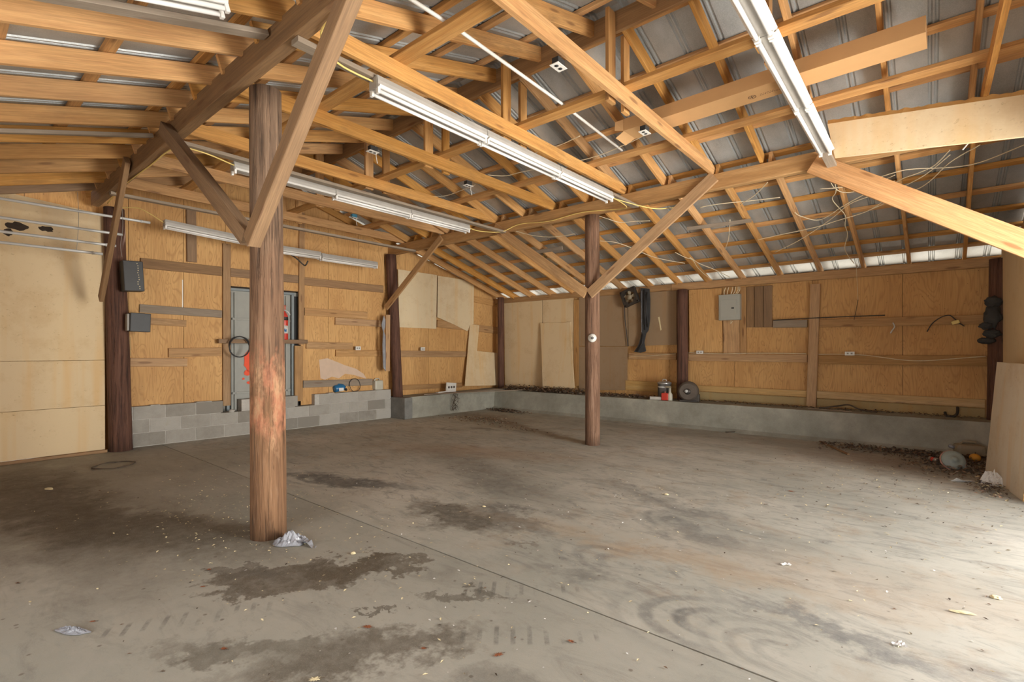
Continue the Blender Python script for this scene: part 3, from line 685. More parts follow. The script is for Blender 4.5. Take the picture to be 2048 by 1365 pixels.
for a in (30, 90, 150): mb.add([ct((.03*math.cos(math.radians(a))*s1+q*math.sin(math.radians(a)), .02+.03*math.sin(math.radians(a))*s1-q*math.cos(math.radians(a)), -.0008)) for s1 in (-1, 1) for q in (-.003, .003)], [(0, 1, 3, 2)])
for k in range(9): mb.add([ct((.065+.02*k+dx, .03+dy, -.0008)) for dx in (0, .012) for dy in (0, .009)], [(0, 1, 3, 2)])
for k in range(6): mb.add([ct((.075+.02*k+dx, .008+dy, -.0008)) for dx in (0, .012) for dy in (0, .007)], [(0, 1, 3, 2)])
mb.build('printed_mark', M['ink'], box)
# foam strip in front of the middle beam, upper right
def foamstrip():
    y = 5.69; A = at(1655, 248, 1, y); B = at(1665, 316, 1, y); Cc = at(2075, 185, 1, y); Dd = at(2075, 270, 1, y)
    B = Vector((A.x+.06, y, B.z))
    root = empty('foam_strip', (B.x, y, B.z), 'wide pale foam strip fixed along the beam at upper right', 'insulation')
    mb = MB(); mb.prism([A-B, Cc-B, Dd-B, Vector()], (0, .03, 0)); mb.build('face_sheet', M['foam_pale'], root)
    mb = MB(); n = 60; vs = []; fs = []
    for i in range(n+1):
        t = i/n; p = (A-B).lerp(Cc-B, t); j = .012*noise.noise(Vector((t*25, 3, 1))); 
        vs += [p+Vector((0, .001, -.002)), p+Vector((0, .028, .045+j*1.6)), p+Vector((0, .030, -.02))]
    for i in range(n): fs += [(i*3, (i+1)*3, (i+1)*3+1, i*3+1), (i*3+1, (i+1)*3+1, (i+1)*3+2, i*3+2)]
    mb.add(vs, fs); mb.build('broken_edge', M['foam_edge'], root)
foamstrip()
# foam stuck on the right wall and post zone
sheet('foam_board', [(2009, 500), (2075, 480), (2075, 740), (2001, 735)], 0, .80, .03, M['foam_pale'], 'tall foam board on the right wall beside the corner post', 'insulation')

# ------------------------------------------------------------------ left wall: foam panel, pipes, boards
def foampanel():
    X = -8.93
    root = empty('insulation_panel', (X, 1.0, 0), 'big yellowed foam panel filling the left edge of the photo', 'insulation')
    y0, y1 = 0.1, 1.69
    for nm, za, zt in (('upper_sheet', 1.30, None), ('middle_sheet', .66, 1.295), ('lower_sheet', .035, .655)):
        mb = MB()
        if zt is None: poly = [(y0, za), (y1, za), (y1, 3.34), (1.64, 3.36), (.80, 3.43), (.78, 3.47), (y0, 3.27)]
        else: poly = [(y0, za), (y1, za), (y1, zt), (y0, zt)]
        mb.prism([(0, y-1.0, z) for y, z in poly], (-.035, 0, 0)); mb.build(nm, M['foam'], root)
    for (u, v, a, b) in ((30, 458, .11, .05), (88, 463, .075, .035), (12, 470, .05, .05)):
        p = at(u, v, 0, X); mb = MB(); n = 18; vs = [Vector((.004, p.y-1.0, p.z))]
        for k in range(n):
            rr = 1+.45*noise.noise(Vector((k*.9, u*.1, 0))); vs.append(Vector((.002, p.y-1.0+a*rr*math.cos(2*PI*k/n), p.z+b*rr*math.sin(2*PI*k/n))))
        mb.add(vs, [(0, k+1, (k+1) % n+1) for k in range(n)]); mb.build('rotted_hole', M['hole'], root)
foampanel()
lumber('base_board', (-8.86, -1.2, .02), (-8.86, 1.70, .02), .03, .04, M['old_pine'], 'thin brown board at the foot of the big foam panel', 'board')
for i, (y1, z) in enumerate(((2.07, 3.211), (1.76, 2.99), (1.69, 2.827), (1.55, 2.70))):
    o = MB().tube([(-8.3, -.6, z), (-8.3, y1-.09, z), (-8.3, y1, z)], .017, 10).build('conduit_pipe', M['steel'], origin=(-8.3, .5, z)); 
    tag(o, f'galvanised pipe hung in front of the foam panel, {["top", "second from the top", "third from the top", "bottom"][i]} of four', 'pipe', 'four galvanised pipes')
    MB().tube([(0, y1-.5-.11, 0), (0, y1-.5-.09, 0)], .021, 10).build('coupling', M['steel'], o)
cable('hanging_wire', [(-8.3, 1.75, 3.5), (-8.28, 1.76, 3.1), (-8.3, 1.74, 2.85), (-8.28, 1.75, 2.69)], .003, M['grey_wire'], 'thin wire hanging beside the pipes near the dark post', 'wire')
cable('hanging_wire', [(-8.3, 1.3, 3.45), (-8.29, 1.31, 3.1), (-8.3, 1.29, 2.7)], .003, M['grey_wire'], 'thin wire holding the four pipes in front of the foam', 'wire')
GX = XA+.04
G = [('old_pine', (282, 516, 536), (444, 534, 552), 'brown girt above the narrow daylight gap, left bay'), ('old_pine', (462, 537, 553), (597, 551, 567), 'brown girt just above the steel door'),
 ('old_pine', (609, 555, 570), (767, 571.5, 586), 'brown girt under the hung light, right of the steel door'), ('grey_board', (280, 610, 624), (444, 620, 637), 'grey weathered girt right of the lower black box'),
 ('girt', (292, 634, 650), (373, 642, 653), 'short board just under the grey weathered girt'), ('girt', (338, 697, 715), (443, 695.5, 712.5), 'short yellowish board reaching the door frame stud'),
 ('girt', (261, 716, 734), (375, 718, 733), 'short board low in the left bay above the blocks'), ('girt', (610, 616, 631), (735, 624, 638), 'upper left board of four right of the extinguisher'),
 ('girt', (671, 636, 649), (766, 641, 655), 'upper right board of four beside the middle post'), ('girt', (613, 684, 698), (706, 686, 699.5), 'lower left board of four ending at the white outlet'),
 ('girt', (672, 700, 713.5), (766, 701, 713), 'lower right board of four under the white outlet'), ('grey_board', (607, 762, 776), (745, 758, 771), 'weathered board just above the blue jug'),
 ('girt', (800, 702, 714), (940, 703, 715), 'girt with a white outlet on it, right of the middle post'), ('girt', (802, 771, 781), (925, 766, 775), 'low girt above the curb, right of the middle post'),
 ('girt', (875, 640, 655), (996, 655, 668), 'girt behind the ragged foam sheet in the far bay'), ('girt', (947, 592, 604), (997, 602, 614), 'short girt beside the thin corner post')]
for mt, a, b, lb in G: board_h('wall_girt', a, b, 0, GX, .036, M[mt], lb, 'board', 'boards on the left wall')
G = [('girt', (488, 446, 462), (812, 446.5, 461.5), 'stud along the left side of the steel door'), ('girt', (425, 599, 610), (690, 598, 609), 'upper stud along the right side of the steel door'),
 ('old_pine', (420, 373, 393), (524, 375, 394), 'dark brown upright above the upper girt, left bay'), ('girt', (692, 590, 606), (803, 590, 606), 'lower stud with its foot on the blocks by the door'),
 ('girt', (630, 772, 781), (743, 772, 780), 'narrow board standing against the middle wall post'), ('yellow_pine', (674, 256, 262), (712, 256, 262), 'tiny upright offcut under the lower black box')]
for mt, a, b, lb in G: board_v('wall_stud', a, b, 0, GX+.002 if lb[:6] != 'narrow' else -8.66, .05, M[mt], lb, 'stud', 'uprights on the left wall')
# shelf with the extinguisher
lumber('shelf', (-8.93, 3.15, 1.583), (-8.84, 4.62, 1.588), .10, .07, M['old_pine'], 'rough plank shelf across the steel door', 'shelf')
# steel door behind
def steel_door():
    root = empty('door_1', (-9.045, 3.93, .42), 'grey steel door with red spray paint', 'door', rz=-.058); root['kind'] = 'structure'
    del root['category']
    MB().box((-.03, -.01, 1.02), (.02, 1.26, 2.12)).build('door_panel', M['grey_paint'], root)
    fr = MB()
    for y in (-.585, .50): fr.box((.02, y, 1.02), (.05, .045, 2.06), ch=.003)
    fr.box((.02, -.04, 2.05), (.05, 1.14, .04), ch=.003); fr.build('door_frame', M['blue_grey'], root)
    MB().box((-.002, -.545, 1.0), (.012, .04, 2.02)).build('seal', M['soot'], root)  # dark strips put in as the shade of the gaps beside the frame
    MB().box((-.002, .57, 1.0), (.012, .10, 2.02)).build('seal', M['soot'], root)
    st = MB()
    for z in (.28, 1.55): st.box((.0, -.02, z), (.03, .98, .035), ch=.002)
    st.box((.0, .40, 1.0), (.03, .035, 2.0), ch=.002); st.box((.0, -.46, 1.0), (.03, .035, 2.0), ch=.002); st.build('stiffener', M['grey_paint'], root)
    mb = MB(); 
    for (cy, cz, a, b) in ((-.25, .84, .07, .17), (-.27, .62, .05, .05), (-.2, .45, .08, .03), (-.33, .52, .02, .02)):
        n = 20; vs = [Vector((-.0085, cy, cz))]+[Vector((-.0085, cy+a*(1+.5*noise.noise(Vector((k, cz*9, 0))))*math.cos(2*PI*k/n), cz+b*(1+.5*noise.noise(Vector((k, cz*5, 4))))*math.sin(2*PI*k/n))) for k in range(n)]
        mb.add(vs, [(0, k+1, (k+1) % n+1) for k in range(n)])
    mb.build('spray_paint', M['spray'], root)
steel_door()
# daylight gaps at the left bay sheets, imitated by thin white strips
p = at(325, 541, 0, XA+.006); MB().box((0, 0, 0), (.004, .50, .012), R=Matrix.Rotation(-.058, 3, 'Z')).build('sealing_strip', M['white'], origin=p); tag(bpy.data.objects['sealing_strip'], 'thin white line under the upper girt in the left bay', 'strip')
p = at(365, 560, 0, XA+.004); q = at(364, 616, 0, XA+.004)
MB().box(((p.x+q.x)/2, p.y, (p.z+q.z)/2), (.004, .012, p.z-q.z)).build('sealing_strip', M['white']); tag(bpy.data.objects['sealing_strip.001'], 'upright white line between two plywood sheets, left bay', 'strip')
# paint smear
sm_ = [(638, 720), (655, 717), (668, 722), (690, 731), (712, 738), (727, 748), (733, 758), (706, 750), (690, 748), (678, 757), (664, 754), (650, 760), (641, 757), (640, 740)]
sheet('paint_smear', sm_, 0, XA+.003, .002, M['smear'], 'pale pink paint smear on the plywood above the blue jug', 'paint')
# foam sheets and leaning board right of the middle post
sheet('foam_sheet', [(796, 539), (874, 550.5), (872.5, 658), (799, 655)], 0, GX+.012, .012, M['foam_pale'], 'square foam sheet right beside the middle wall post', 'insulation')
sheet('foam_sheet', [(876, 552), (948, 563), (947, 649), (940, 650), (935, 663), (905, 648), (875, 635)], 0, GX+.012, .012, M['foam_pale'], 'ragged foam sheet with a slanted lower edge', 'insulation')
def lean(name, px, X0, X1, t, mat, label, cat):
    pts = [at(u, v, 0, X0) for u, v in px]; z0 = min(p.z for p in pts); z1 = max(p.z for p in pts)
    pts = [at(u, v, 0, X0+(X1-X0)*((p.z-z0)/(z1-z0))) for (u, v), p in zip(px, pts)]
    mb = MB(); c = sum(pts, Vector())/len(pts); mb.prism(pts, (-t, 0, 0)); return tag(mb.build(name, mat, origin=c), label, cat)
lean('leaning_board', [(940, 649), (958.5, 651), (954, 702.5), (997, 706.7), (995, 771), (930, 772.5)], -8.76, -8.90, .012, M['foam'], 'L-shaped pale board leaning in the far corner', 'board')
# outlets on walls
def outlet(p, ax, label, w=.115, h=.075, group=None):
    root = empty('outlet', p, label, 'outlet', group)
    out = Vector((1, 0, 0)) if ax == 0 else Vector((0, -1, 0)); side = Vector((0, 1, 0)) if ax == 0 else Vector((1, 0, 0))
    R_ = Matrix((side, Vector((0, 0, 1)), out)).transposed()
    MB().box(out*.02, (w*.9, h*.9, .04), R=R_).build('junction_box', M['grey_paint'], root)
    cp = MB().box(out*.043, (w, h, .006), R=R_, ch=.002).build('cover_plate', M['white_plastic'], root)
    mb = MB()
    for s in (-1, 1): mb.box(out*.047+side*s*w*.2, (w*.2, h*.42, .003), R=R_, ch=.001)
    mb.build('socket', M['grey_wire'], cp)
outlet(at(714, 697, 0, XA+.075), 0, 'white outlet on the plywood above the blue jug')
outlet(at(843.5, 698.5, 0, XA+.075), 0, 'white outlet on the girt right of the middle wall post')
# black boxes at the dark post
def black_box(c, size, rz, tilt, label, second=False):
    root = empty('speaker_box', c, label, 'speaker', rz=rz)
    R_ = Matrix.Rotation(tilt, 3, 'X'); MB().box((0, 0, 0), size, R=R_, ch=.008).build('cabinet', M['black'], root)
    if second:
        mb = MB(); rnd = random.Random(2)
        for k in range(12): mb.box(R_ @ Vector((size[0]/2+.002, size[1]*.22+rnd.uniform(-.01, .01), -size[2]*.42+k*size[2]*.076)), (.003, .01, .012))
        mb.build('rivet_row', M['chip'], root)
    else:
        MB().box((-.02, -size[1]/2-.015, 0), (size[0]*.8, .03, size[2]*.9), ch=.008).build('side_pad', M['grey_wire'], root)
black_box((-8.60, 1.93, 2.475), (.2, .23, .42), 0, .05, 'tall black box with a rivet row, fixed high on the dark post', True)
black_box((-8.62, 2.02, 1.83), (.13, .24, .265), 0, -.03, 'small square black box lower on the dark post')
# coil of cable and extinguisher etc.
def coil(c, r, ax, label, name='cable_coil', n=3, rr=.006, mat=None, stretch=1.0):
    mb = MB(); rnd = random.Random(5)
    for k in range(n):
        ph = rnd.uniform(0, 6); pts = []
        for i in range(33):
            a = 2*PI*i/32; q = r*(1+.05*math.sin(2*a+ph)); d = .008*math.sin(3*a+ph)+k*.006
            if ax == 0: pts.append((c[0]+d, c[1]+q*math.cos(a), c[2]+q*stretch*math.sin(a)))
            elif ax == 1: pts.append((c[0]+q*math.cos(a), c[1]-d, c[2]+q*stretch*math.sin(a)))
            else: pts.append((c[0]+q*math.cos(a), c[1]+q*math.sin(a)*stretch, c[2]+abs(d)))
        mb.tube(pts, rr, 6)
    return tag(mb.build(name, mat or M['rubber'], origin=c), label, 'cable')
c = at(478.5, 694, 0, -8.72); coil(c, .165, 0, 'black cable coiled over the plank shelf left of the log post', n=4, rr=.007)
p = at(473, 699, 0, -8.78); o = MB().box((0, 0, 0), (.004, .03, .22)).build('white_tag', M['white_plastic'], origin=p); tag(o, 'narrow white strip inside the black cable coil', 'strip')
def extinguisher():
    p = Vector((-8.84, 4.20, 1.6225)); H = .63
    root = empty('fire_extinguisher', p, 'red fire extinguisher standing on the plank shelf', 'fire extinguisher')
    MB().lathe([(.0, 0), (.06, .0), (.066, .012), (.067, .40), (.062, .43), (.040, .475), (.022, .49), (.022, .53)]).build('cylinder', M['red'], root)
    lbp = MB().lathe([(.0676, .11), (.0676, .25)]).build('paper_label', M['paper'], root)
    mb = MB()
    for k in range(5): 
        a = -1.25+k*.12; mb.box((.0682*math.cos(a+.9), .0682*math.sin(a+.9), .17-.01*(k % 3)), (.002, .008, .05))
    mb.build('label_print', M['blue_jug'], lbp)
    MB().lathe([(.0678, .345), (.0678, .40), (.0665, .405)]).build('band', M['rubber'], root)
    MB().box((0, 0, .565), (.05, .05, .07), ch=.008).build('valve', M['dusty_red'], root)
    mb = MB(); mb.tube([(.0, -.06, .625), (.0, .0, .61), (.0, .035, .60)], [.016, .016, .012], 8); mb.build('lever', M['dusty_red'], root)
    mb = MB(); mb.tube([(.02, -.02, .53), (.04, .05, .50), (.05, .085, .44)], .013, 8); mb.build('hose', M['steel'], root)
extinguisher()
def jug_blue():
    p = at(684, 782, 0, -8.84); p.z = .60
    root = empty('jug', (p.x-.06, p.y, .602), 'blue plastic jug lying on its side on the blocks', 'jug')
    R_ = Matrix.Rotation(math.radians(100), 3, 'X'); 
    mb = MB(); prof = [(0, 0), (.062, 0), (.07, .01), (.071, .17), (.06, .20), (.026, .225), (.022, .24)]
    mb.lathe(prof, (0, -.13, .073), 20, R=Matrix.Rotation(math.radians(-82), 3, 'X')); mb.build('body', M['blue_jug'], root)
    MB().tube([(0, -.07, .135), (0, -.03, .165), (0, .03, .155), (0, .05, .12)], .012, 8).build('handle', M['blue_jug'], root)
    MB().lathe([(0, 0), (.026, 0), (.026, .025), (0, .025)], (0, .115, .045), 14, R=Matrix.Rotation(math.radians(-82), 3, 'X')).build('cap', M['black'], root)
    MB().box((.0705, -.02, .065), (.002, .10, .06), ch=0).build('paper_label', M['white_plastic'], root)
jug_blue()
p = at(711, 766, 0, -8.87); coil((p.x-.02, p.y, .73), .125, 0, 'thin black hoop of cable standing beside the blue jug', 'cable_hoop', 1, .006, stretch=1.0)
def jug_white():
    p = at(758, 779, 0, -8.86)
    root = empty('jug', (p.x-.05, p.y, .602), 'milky white square jug standing at the end of the blocks', 'jug')
    MB().box((0, 0, .1), (.14, .2, .2), ch=.03).build('body', M['milky'], root)
    MB().tube([(0, -.06, .19), (0, -.05, .235), (0, .03, .235), (0, .05, .19)], .014, 8).build('handle', M['milky'], root)
    MB().lathe([(0, 0), (.02, 0), (.02, .03), (0, .03)], (0, -.075, .195), 12).build('cap', M['milky'], root)
jug_white()
o = MB().box((0, 0, .03), (.06, .09, .06), ch=.006).build('small_box', M['black'], origin=(at(324, 796, 0, -8.86).x, at(324, 796, 0, -8.86).y, .605)); tag(o, 'small black box on top of the blocks, left bay', 'box')
p = at(267, 698, 0, XA+.02); o = MB().box((0, 0, 0), (.03, .03, .13)).build('door_hinge', M['white_plastic'], origin=p); tag(o, 'small white metal bracket under the lower black box', 'bracket')
# utility hook
cable('hook_rod', [at(569, 503, 0, -8.75), at(590, 515, 0, -8.7), at(607, 530, 0, -8.65), at(612, 530, 0, -8.62), at(616, 522, 0, -8.6)], .013, M['dark_metal'], 'dark bent steel hook sticking out above the steel door', 'hook')
# plastic bag on the middle post's board
mb = MB(); rnd = random.Random(9)
pts = [at(u, v, 0, -8.64) for u, v in ((768, 632), (771, 640), (770.5, 655), (768, 663), (771, 672), (771.5, 742), (767, 736), (765.5, 690), (767, 664), (763.5, 650))]
mb.prism(pts, (-.02, 0, 0)); o = mb.build('plastic_sleeve', M['film'], origin=pts[0]); tag(o, 'crumpled clear plastic sleeve stuck beside the middle wall post', 'bag')
# rubble in the door foot
def rubble(name, spots, mat, label, cat, s=.05, seed=1):
    mb = MB(); rnd = random.Random(seed)
    for c in spots:
        bm = bmesh.new(); bmesh.ops.create_icosphere(bm, subdivisions=2, radius=s*rnd.uniform(.6, 1.2))
        sd = rnd.random()*50
        for v in bm.verts: v.co *= 1+.35*noise.noise(v.co*18+Vector((sd, 0, 0)))
        for v in bm.verts: v.co.z = max(v.co.z*.7, -s*.35)
        mb.add([Vector(c)+v.co+Vector((0, 0, s*.35)) for v in bm.verts], [tuple(v.index for v in f.verts) for f in bm.faces]); bm.free()
    return tag(mb.build(name, mat), label, cat)
rubble('mortar_lump', [(-8.86, 3.33, .405)], M['mortar'], 'lump of old mortar at the foot of the steel door', 'rubble', .055, 4)

# ------------------------------------------------------------------ back wall
YG = 9.63     # front of the nailed boards
def bh(mt, a, b, lb, t=.04, y=YG, nm='wall_girt'): board_h(nm, a, b, 1, y, t, M[mt], lb, 'board', 'boards on the back wall')
bh('girt', (1257, 706.5, 719), (1352, 707, 720), 'girt left of the reddish log post, under the hanging black strap')
bh('girt', (1377, 708.5, 722), (1614, 710, 725.5), 'girt between the reddish post and the tall stud')
bh('girt', (1637, 711, 729), (1974, 712, 732), 'long girt under the grey outlet, right of the tall stud')
bh('grey_board', (1546, 641, 656), (1614, 640, 655), 'short upper girt left of the tall stud')
bh('girt', (1639, 639, 655), (1974, 630, 648), 'long upper girt carrying the yellow plug')
bh('yellow_pine', (1251, 762, 780), (1352, 766, 788), 'yellow board at the wall foot behind the metal can')
bh('yellow_pine', (1379, 771, 781), (1614, 781.5, 795), 'yellow board at the wall foot left of the tall stud')
bh('yellow_pine', (1633, 783, 796), (1970, 799, 817), 'yellow board at the wall foot right of the tall stud')
sheet('foam_sheet', [(1380, 783), (1613, 796), (1613, 812), (1380, 798)], 1, YG+.02, .03, M['foam_dirty'], 'dirty foam strip low on the wall left of the tall stud', 'insulation')
sheet('foam_sheet', [(1634, 798), (1970, 818), (1970, 838), (1634, 812)], 1, YG+.02, .03, M['foam_dirty'], 'dirty foam strip low on the wall right of the tall stud', 'insulation')
def bv(mt, a, b, lb, t=.045, y=YG, nm='wall_stud'): board_v(nm, a, b, 1, y, t, M[mt], lb, 'stud', 'uprights on the back wall')
bv('girt', (568, 1621, 1640), (815, 1612, 1632), 'tall stud from curb to plate on the back wall', .05, YG-.045)
bv('girt', (600, 1147, 1157), (772, 1147, 1157), 'stud between the foam panels and the brown fibreboard')
bv('girt', (575, 1480, 1492), (711, 1480, 1492), 'stud just right of the breaker box')
bv('old_pine', (574, 1493, 1508), (655, 1493, 1508), 'brown upright, left of three beside the breaker box', .03)
bv('old_pine', (573, 1509, 1526), (655, 1509, 1526), 'brown upright, middle of three beside the breaker box', .03)
bv('old_pine', (572, 1527, 1544), (655, 1527, 1544), 'brown upright, right of three beside the breaker box', .03)
bv('girt', (590, 1445, 1480), (712, 1447, 1480), 'wide upright board behind the breaker box', .02, YG+.02)
FB = YG
sheet('foam_board', [(1008, 603), (1084, 598), (1084, 776), (1010, 772)], 1, FB, .03, M['foam'], 'tall foam board nearest the far corner on the back wall', 'insulation')
sheet('foam_board', [(1085.5, 598), (1146, 594), (1146, 778), (1085.5, 776)], 1, FB, .03, M['foam'], 'tall foam board behind the leaning foam piece', 'insulation')
def lean_b(name, px, Y0, Y1_, t, mat, label, cat):
    pts = [at(u, v, 1, Y0) for u, v in px]; z0 = min(p.z for p in pts); z1 = max(p.z for p in pts)
    pts = [at(u, v, 1, Y0+(Y1_-Y0)*((p.z-z0)/(z1-z0))) for (u, v), p in zip(px, pts)]
    mb = MB(); c = sum(pts, Vector())/len(pts); mb.prism(pts, (0, t, 0)); return tag(mb.build(name, mat, origin=c), label, cat)
lean_b('foam_piece', [(1080.6, 647), (1100, 645), (1124, 646.5), (1140, 644), (1143, 690), (1148, 776), (1085, 776), (1083, 700)], 9.42, 9.59, .03, M['foam'], 'foam piece leaning against the back wall beside the middle post', 'insulation')
sheet('fibreboard', [(1158, 593), (1254, 586), (1256, 693), (1158, 692)], 1, FB+.01, .012, M['cardboard'], 'brown fibreboard behind the slim middle log post', 'panel')
sheet('fibreboard', [(1158, 694), (1255, 694), (1254, 781), (1158, 781)], 1, FB+.006, .012, M['cardboard'], 'lower brown fibreboard ending above the leaf heap', 'panel')
sheet('fibreboard', [(1256, 586), (1353, 578), (1353, 690), (1257, 693)], 1, FB+.01, .012, M['cardboard'], 'brown fibreboard left of the reddish log post with a white chalk streak', 'panel')
sheet('plywood_panel', [(1378, 580), (1443, 577), (1445, 704), (1379, 705)], 1, FB-.01, .018, M['ply'], 'raised plywood panel left of the breaker box', 'panel')
sheet('white_streak', [(1316, 635), (1319, 634), (1323, 660), (1321, 662)], 1, FB+.004, .003, M['chip'], 'short white streak on the brown fibreboard', 'strip')
outlet(at(1401, 705, 1, YG-.02), 1, 'grey outlet at the foot of the raised plywood panel', .13, .06)
outlet(at(1700, 707.5, 1, YG-.02), 1, 'grey outlet on the long girt right of the tall stud', .13, .06)
# breaker box
def breaker():
    c = at(1459, 615, 1, 9.55); root = empty('breaker_box', c, 'grey breaker box on the back wall', 'breaker box')
    MB().box((0, .03, 0), (.37, .12, .47), ch=.006).build('enclosure', M['panel_grey'], root)
    MB().box((0, -.034, -.01), (.345, .012, .44), ch=.004).build('cover', M['panel_grey'], root)
    dr = MB().box((-.01, -.043, -.03), (.28, .01, .33), ch=.004).build('door', M['panel_grey'], root)
    MB().box((.07, -.051, -.02), (.045, .008, .022), ch=.003).build('latch', M['black'], dr)
    for k, x in enumerate((-.12, -.06, .02, .07, .12, .15)):
        cable('conductor', [Vector((x*.8, .02, .235)), Vector((x*1.0+.02, .02, .30)), Vector((x*.9+.03, .035, .37))], .008, M['cream_wire'], None, parent=root)
    cable('conductor', [Vector((.02, .02, -.235)), Vector((.02, .0, -.3)), Vector((.05, .0, -.26))], .006, M['cream_wire'], None, parent=root)
breaker()
# fan, hanging strap
def fan():
    c = at(1259.5, 594.5, 1, 9.5); root = empty('box_fan', c, 'small dark square fan hung crooked under the plate', 'fan')
    R_ = Matrix.Rotation(math.radians(-20), 3, 'Y'); s = .17
    mb = MB()
    for a, b, w, h in ((0, s-.02, .34, .05), (0, -s+.02, .34, .05), (s-.02, 0, .05, .34), (-s+.02, 0, .05, .34)): mb.box(R_ @ Vector((a, 0, b)), (w, .08, h), R=R_, ch=.008)
    for a, b in ((1, 1), (1, -1), (-1, 1), (-1, -1)): mb.box(R_ @ Vector((a*.115, .0, b*.115)), (.09, .06, .09), R=R_ @ Matrix.Rotation(PI/4, 3, 'Y'))
    mb.build('frame', M['soot'] if False else M['dark_metal'], root)
    Rr = Matrix.Rotation(PI/2, 3, 'X')
    MB().lathe([(0, 0), (.05, 0), (.055, .01), (.055, .04), (0, .045)], (0, 0, 0), 20, R=Rr).build('hub', M['tan'], root)
    for k in range(5):
        a = 2*PI*k/5+.3; t = Vector((math.cos(a), 0, math.sin(a))); n_ = Vector((-math.sin(a), 0, math.cos(a)))
        MB().prism([t*.045+n_*.02+Vector((0, -.01, 0)), t*.125+n_*.045+Vector((0, -.02, 0)), t*.13-n_*.025+Vector((0, .01, 0)), t*.045-n_*.015+Vector((0, .005, 0))], (0, .003, 0)).build('blade', M['tan'], root)
    MB().tube([R_ @ Vector((.16, -.02, .1)), Vector((.2, .0, .16)), Vector((.19, .03, .2))], .006, 6).build('bracket', M['rust'], root)
fan()
cable('hanging_cable', [at(1249, 606, 1, 9.6), at(1250, 640, 1, 9.6), at(1253, 665, 1, 9.6), at(1256, 693, 1, 9.6)], .009, M['rubber'], 'dark cord hanging straight down from the small fan', 'cord')
def strap():
    y = 9.53; c = at(1290, 577, 1, y)
    px = [(1281, 576), (1298, 578), (1299.5, 600), (1299, 640), (1296, 661), (1291, 668), (1287.5, 685), (1291, 703), (1280, 706), (1268, 704), (1277, 690), (1283, 668), (1282, 640), (1281, 605)]
    root = empty('rubber_strip', c, 'long torn black rubber strip hanging from the plate', 'strip')
    mb = MB(); mb.prism([at(u, v, 1, y)-c for u, v in px], (0, .035, 0)); mb.build('body', M['fabric'], root)
    mb = MB()
    for u, v, a in ((1289, 580, 1), (1294, 585, -1), (1291, 590, 1)): mb.tube([at(u, v, 1, y-.012)-c, at(u+a, v+30, 1, y-.018)-c, at(u-a*1.5, v+70, 1, y-.01)-c], [.014, .02, .01], 8)
    mb.tube([at(1285, 668, 1, y-.01)-c, at(1284, 688, 1, y-.02)-c, at(1274, 703, 1, y-.01)-c], [.01, .016, .02], 8)
    mb.build('fold', M['rubber'], root)
    mb = MB(); mb.tube([at(1283.5, v, 1, y-.004)-c for v in (582, 610, 640, 665)], .004, 5); mb.build('worn_edge', M['film'], root)
strap()
for u, v, lb in ((1275, 641, 'rusty knob on the brown fibreboard beside the hanging black strip'), (1352.5, 620, 'rusty knob at the left side of the reddish log post')):
    c = at(u, v, 1, 9.56); o = MB().lathe([(0, 0), (.03, .0), (.042, .02), (.036, .05), (0, .06)], (0, 0, 0), 14, R=Matrix.Rotation(PI/2, 3, 'X')).build('knob', M['rust'], origin=c); tag(o, lb, 'knob')
c = at(1377, 636, 1, 9.48); o = MB().box((0, 0, 0), (.045, .03, .15), ch=.004).build('switch_plate', M['chip'], origin=c); tag(o, 'small cream plate on the right side of the reddish log post', 'plate')
# round fitting on the middle post
c = Vector((-3.815, 6.405, at(1184, 676.5, 1, 6.4).z))
dirv = (Vector((0, 0, c.z))-c).normalized(); Rq = dirv.to_track_quat('Z', 'Y').to_matrix()
root = empty('lamp_socket', c, 'round white porcelain socket on the slim middle post', 'socket')
MB().lathe([(.0, -.012), (.062, -.012), (.064, .0), (.05, .022), (.034, .03), (.034, .036), (.0, .036)], (0, 0, 0), 24, R=Rq).build('base', M['white_plastic'], root)
MB().lathe([(.022, .036), (.022, .041), (.012, .041), (0, .03)], (0, 0, 0), 16, R=Rq).build('screw_shell', M['dark_metal'], root)
# things on the back wall's right part
cable('pull_string', [at(1712, 527, 1, 9.2), at(1714, 560, 1, 9.35), at(1716, 600, 1, 9.5)], .003, M['cream_wire'], 'thin string hanging from the rafters in front of the back wall', 'string')
cable('pull_string', [at(1716, 600, 1, 9.5), at(1712, 622, 1, 9.57), at(1708, 640, 1, 9.59)], .004, M['dark_metal'], 'twisted string above the little white pull block', 'string')
c = at(1709, 647.5, 1, 9.59); o = MB().box((0, 0, 0), (.055, .03, .05), ch=.004).build('pull_block', M['white_plastic'], origin=c); tag(o, 'little white block on the upper girt', 'block')
cable('key_hook', [at(1786, 646, 1, 9.58), at(1789, 654, 1, 9.56), at(1784, 662, 1, 9.57), at(1781, 667, 1, 9.57)], .010, M['steel'], 'small metal clip nailed below the upper girt', 'clip')
cable('metal_strip', [at(1546, 641, 1, 9.6), at(1640, 636, 1, 9.58), at(1770, 631, 1, 9.6)], .008, M['dark_metal'], 'thin dark rod lying on the upper girt', 'rod')
pl_ = cable('plug_cord', [at(1854, 664, 1, 9.58), at(1864, 648, 1, 9.57), at(1880, 636, 1, 9.56), at(1898, 631, 1, 9.56), at(1909, 638, 1, 9.56), at(1918, 646, 1, 9.57), at(1929, 653, 1, 9.58)], .007, M['rubber'], 'black cord with a yellow plug looped on the back wall', 'cord')
c = at(1911, 645, 1, 9.56); MB().box(c-Vector(pl_.location), (.09, .04, .05), R=Matrix.Rotation(math.radians(-20), 3, 'Y'), ch=.008).build('plug', M['yellow_wire'], pl_)
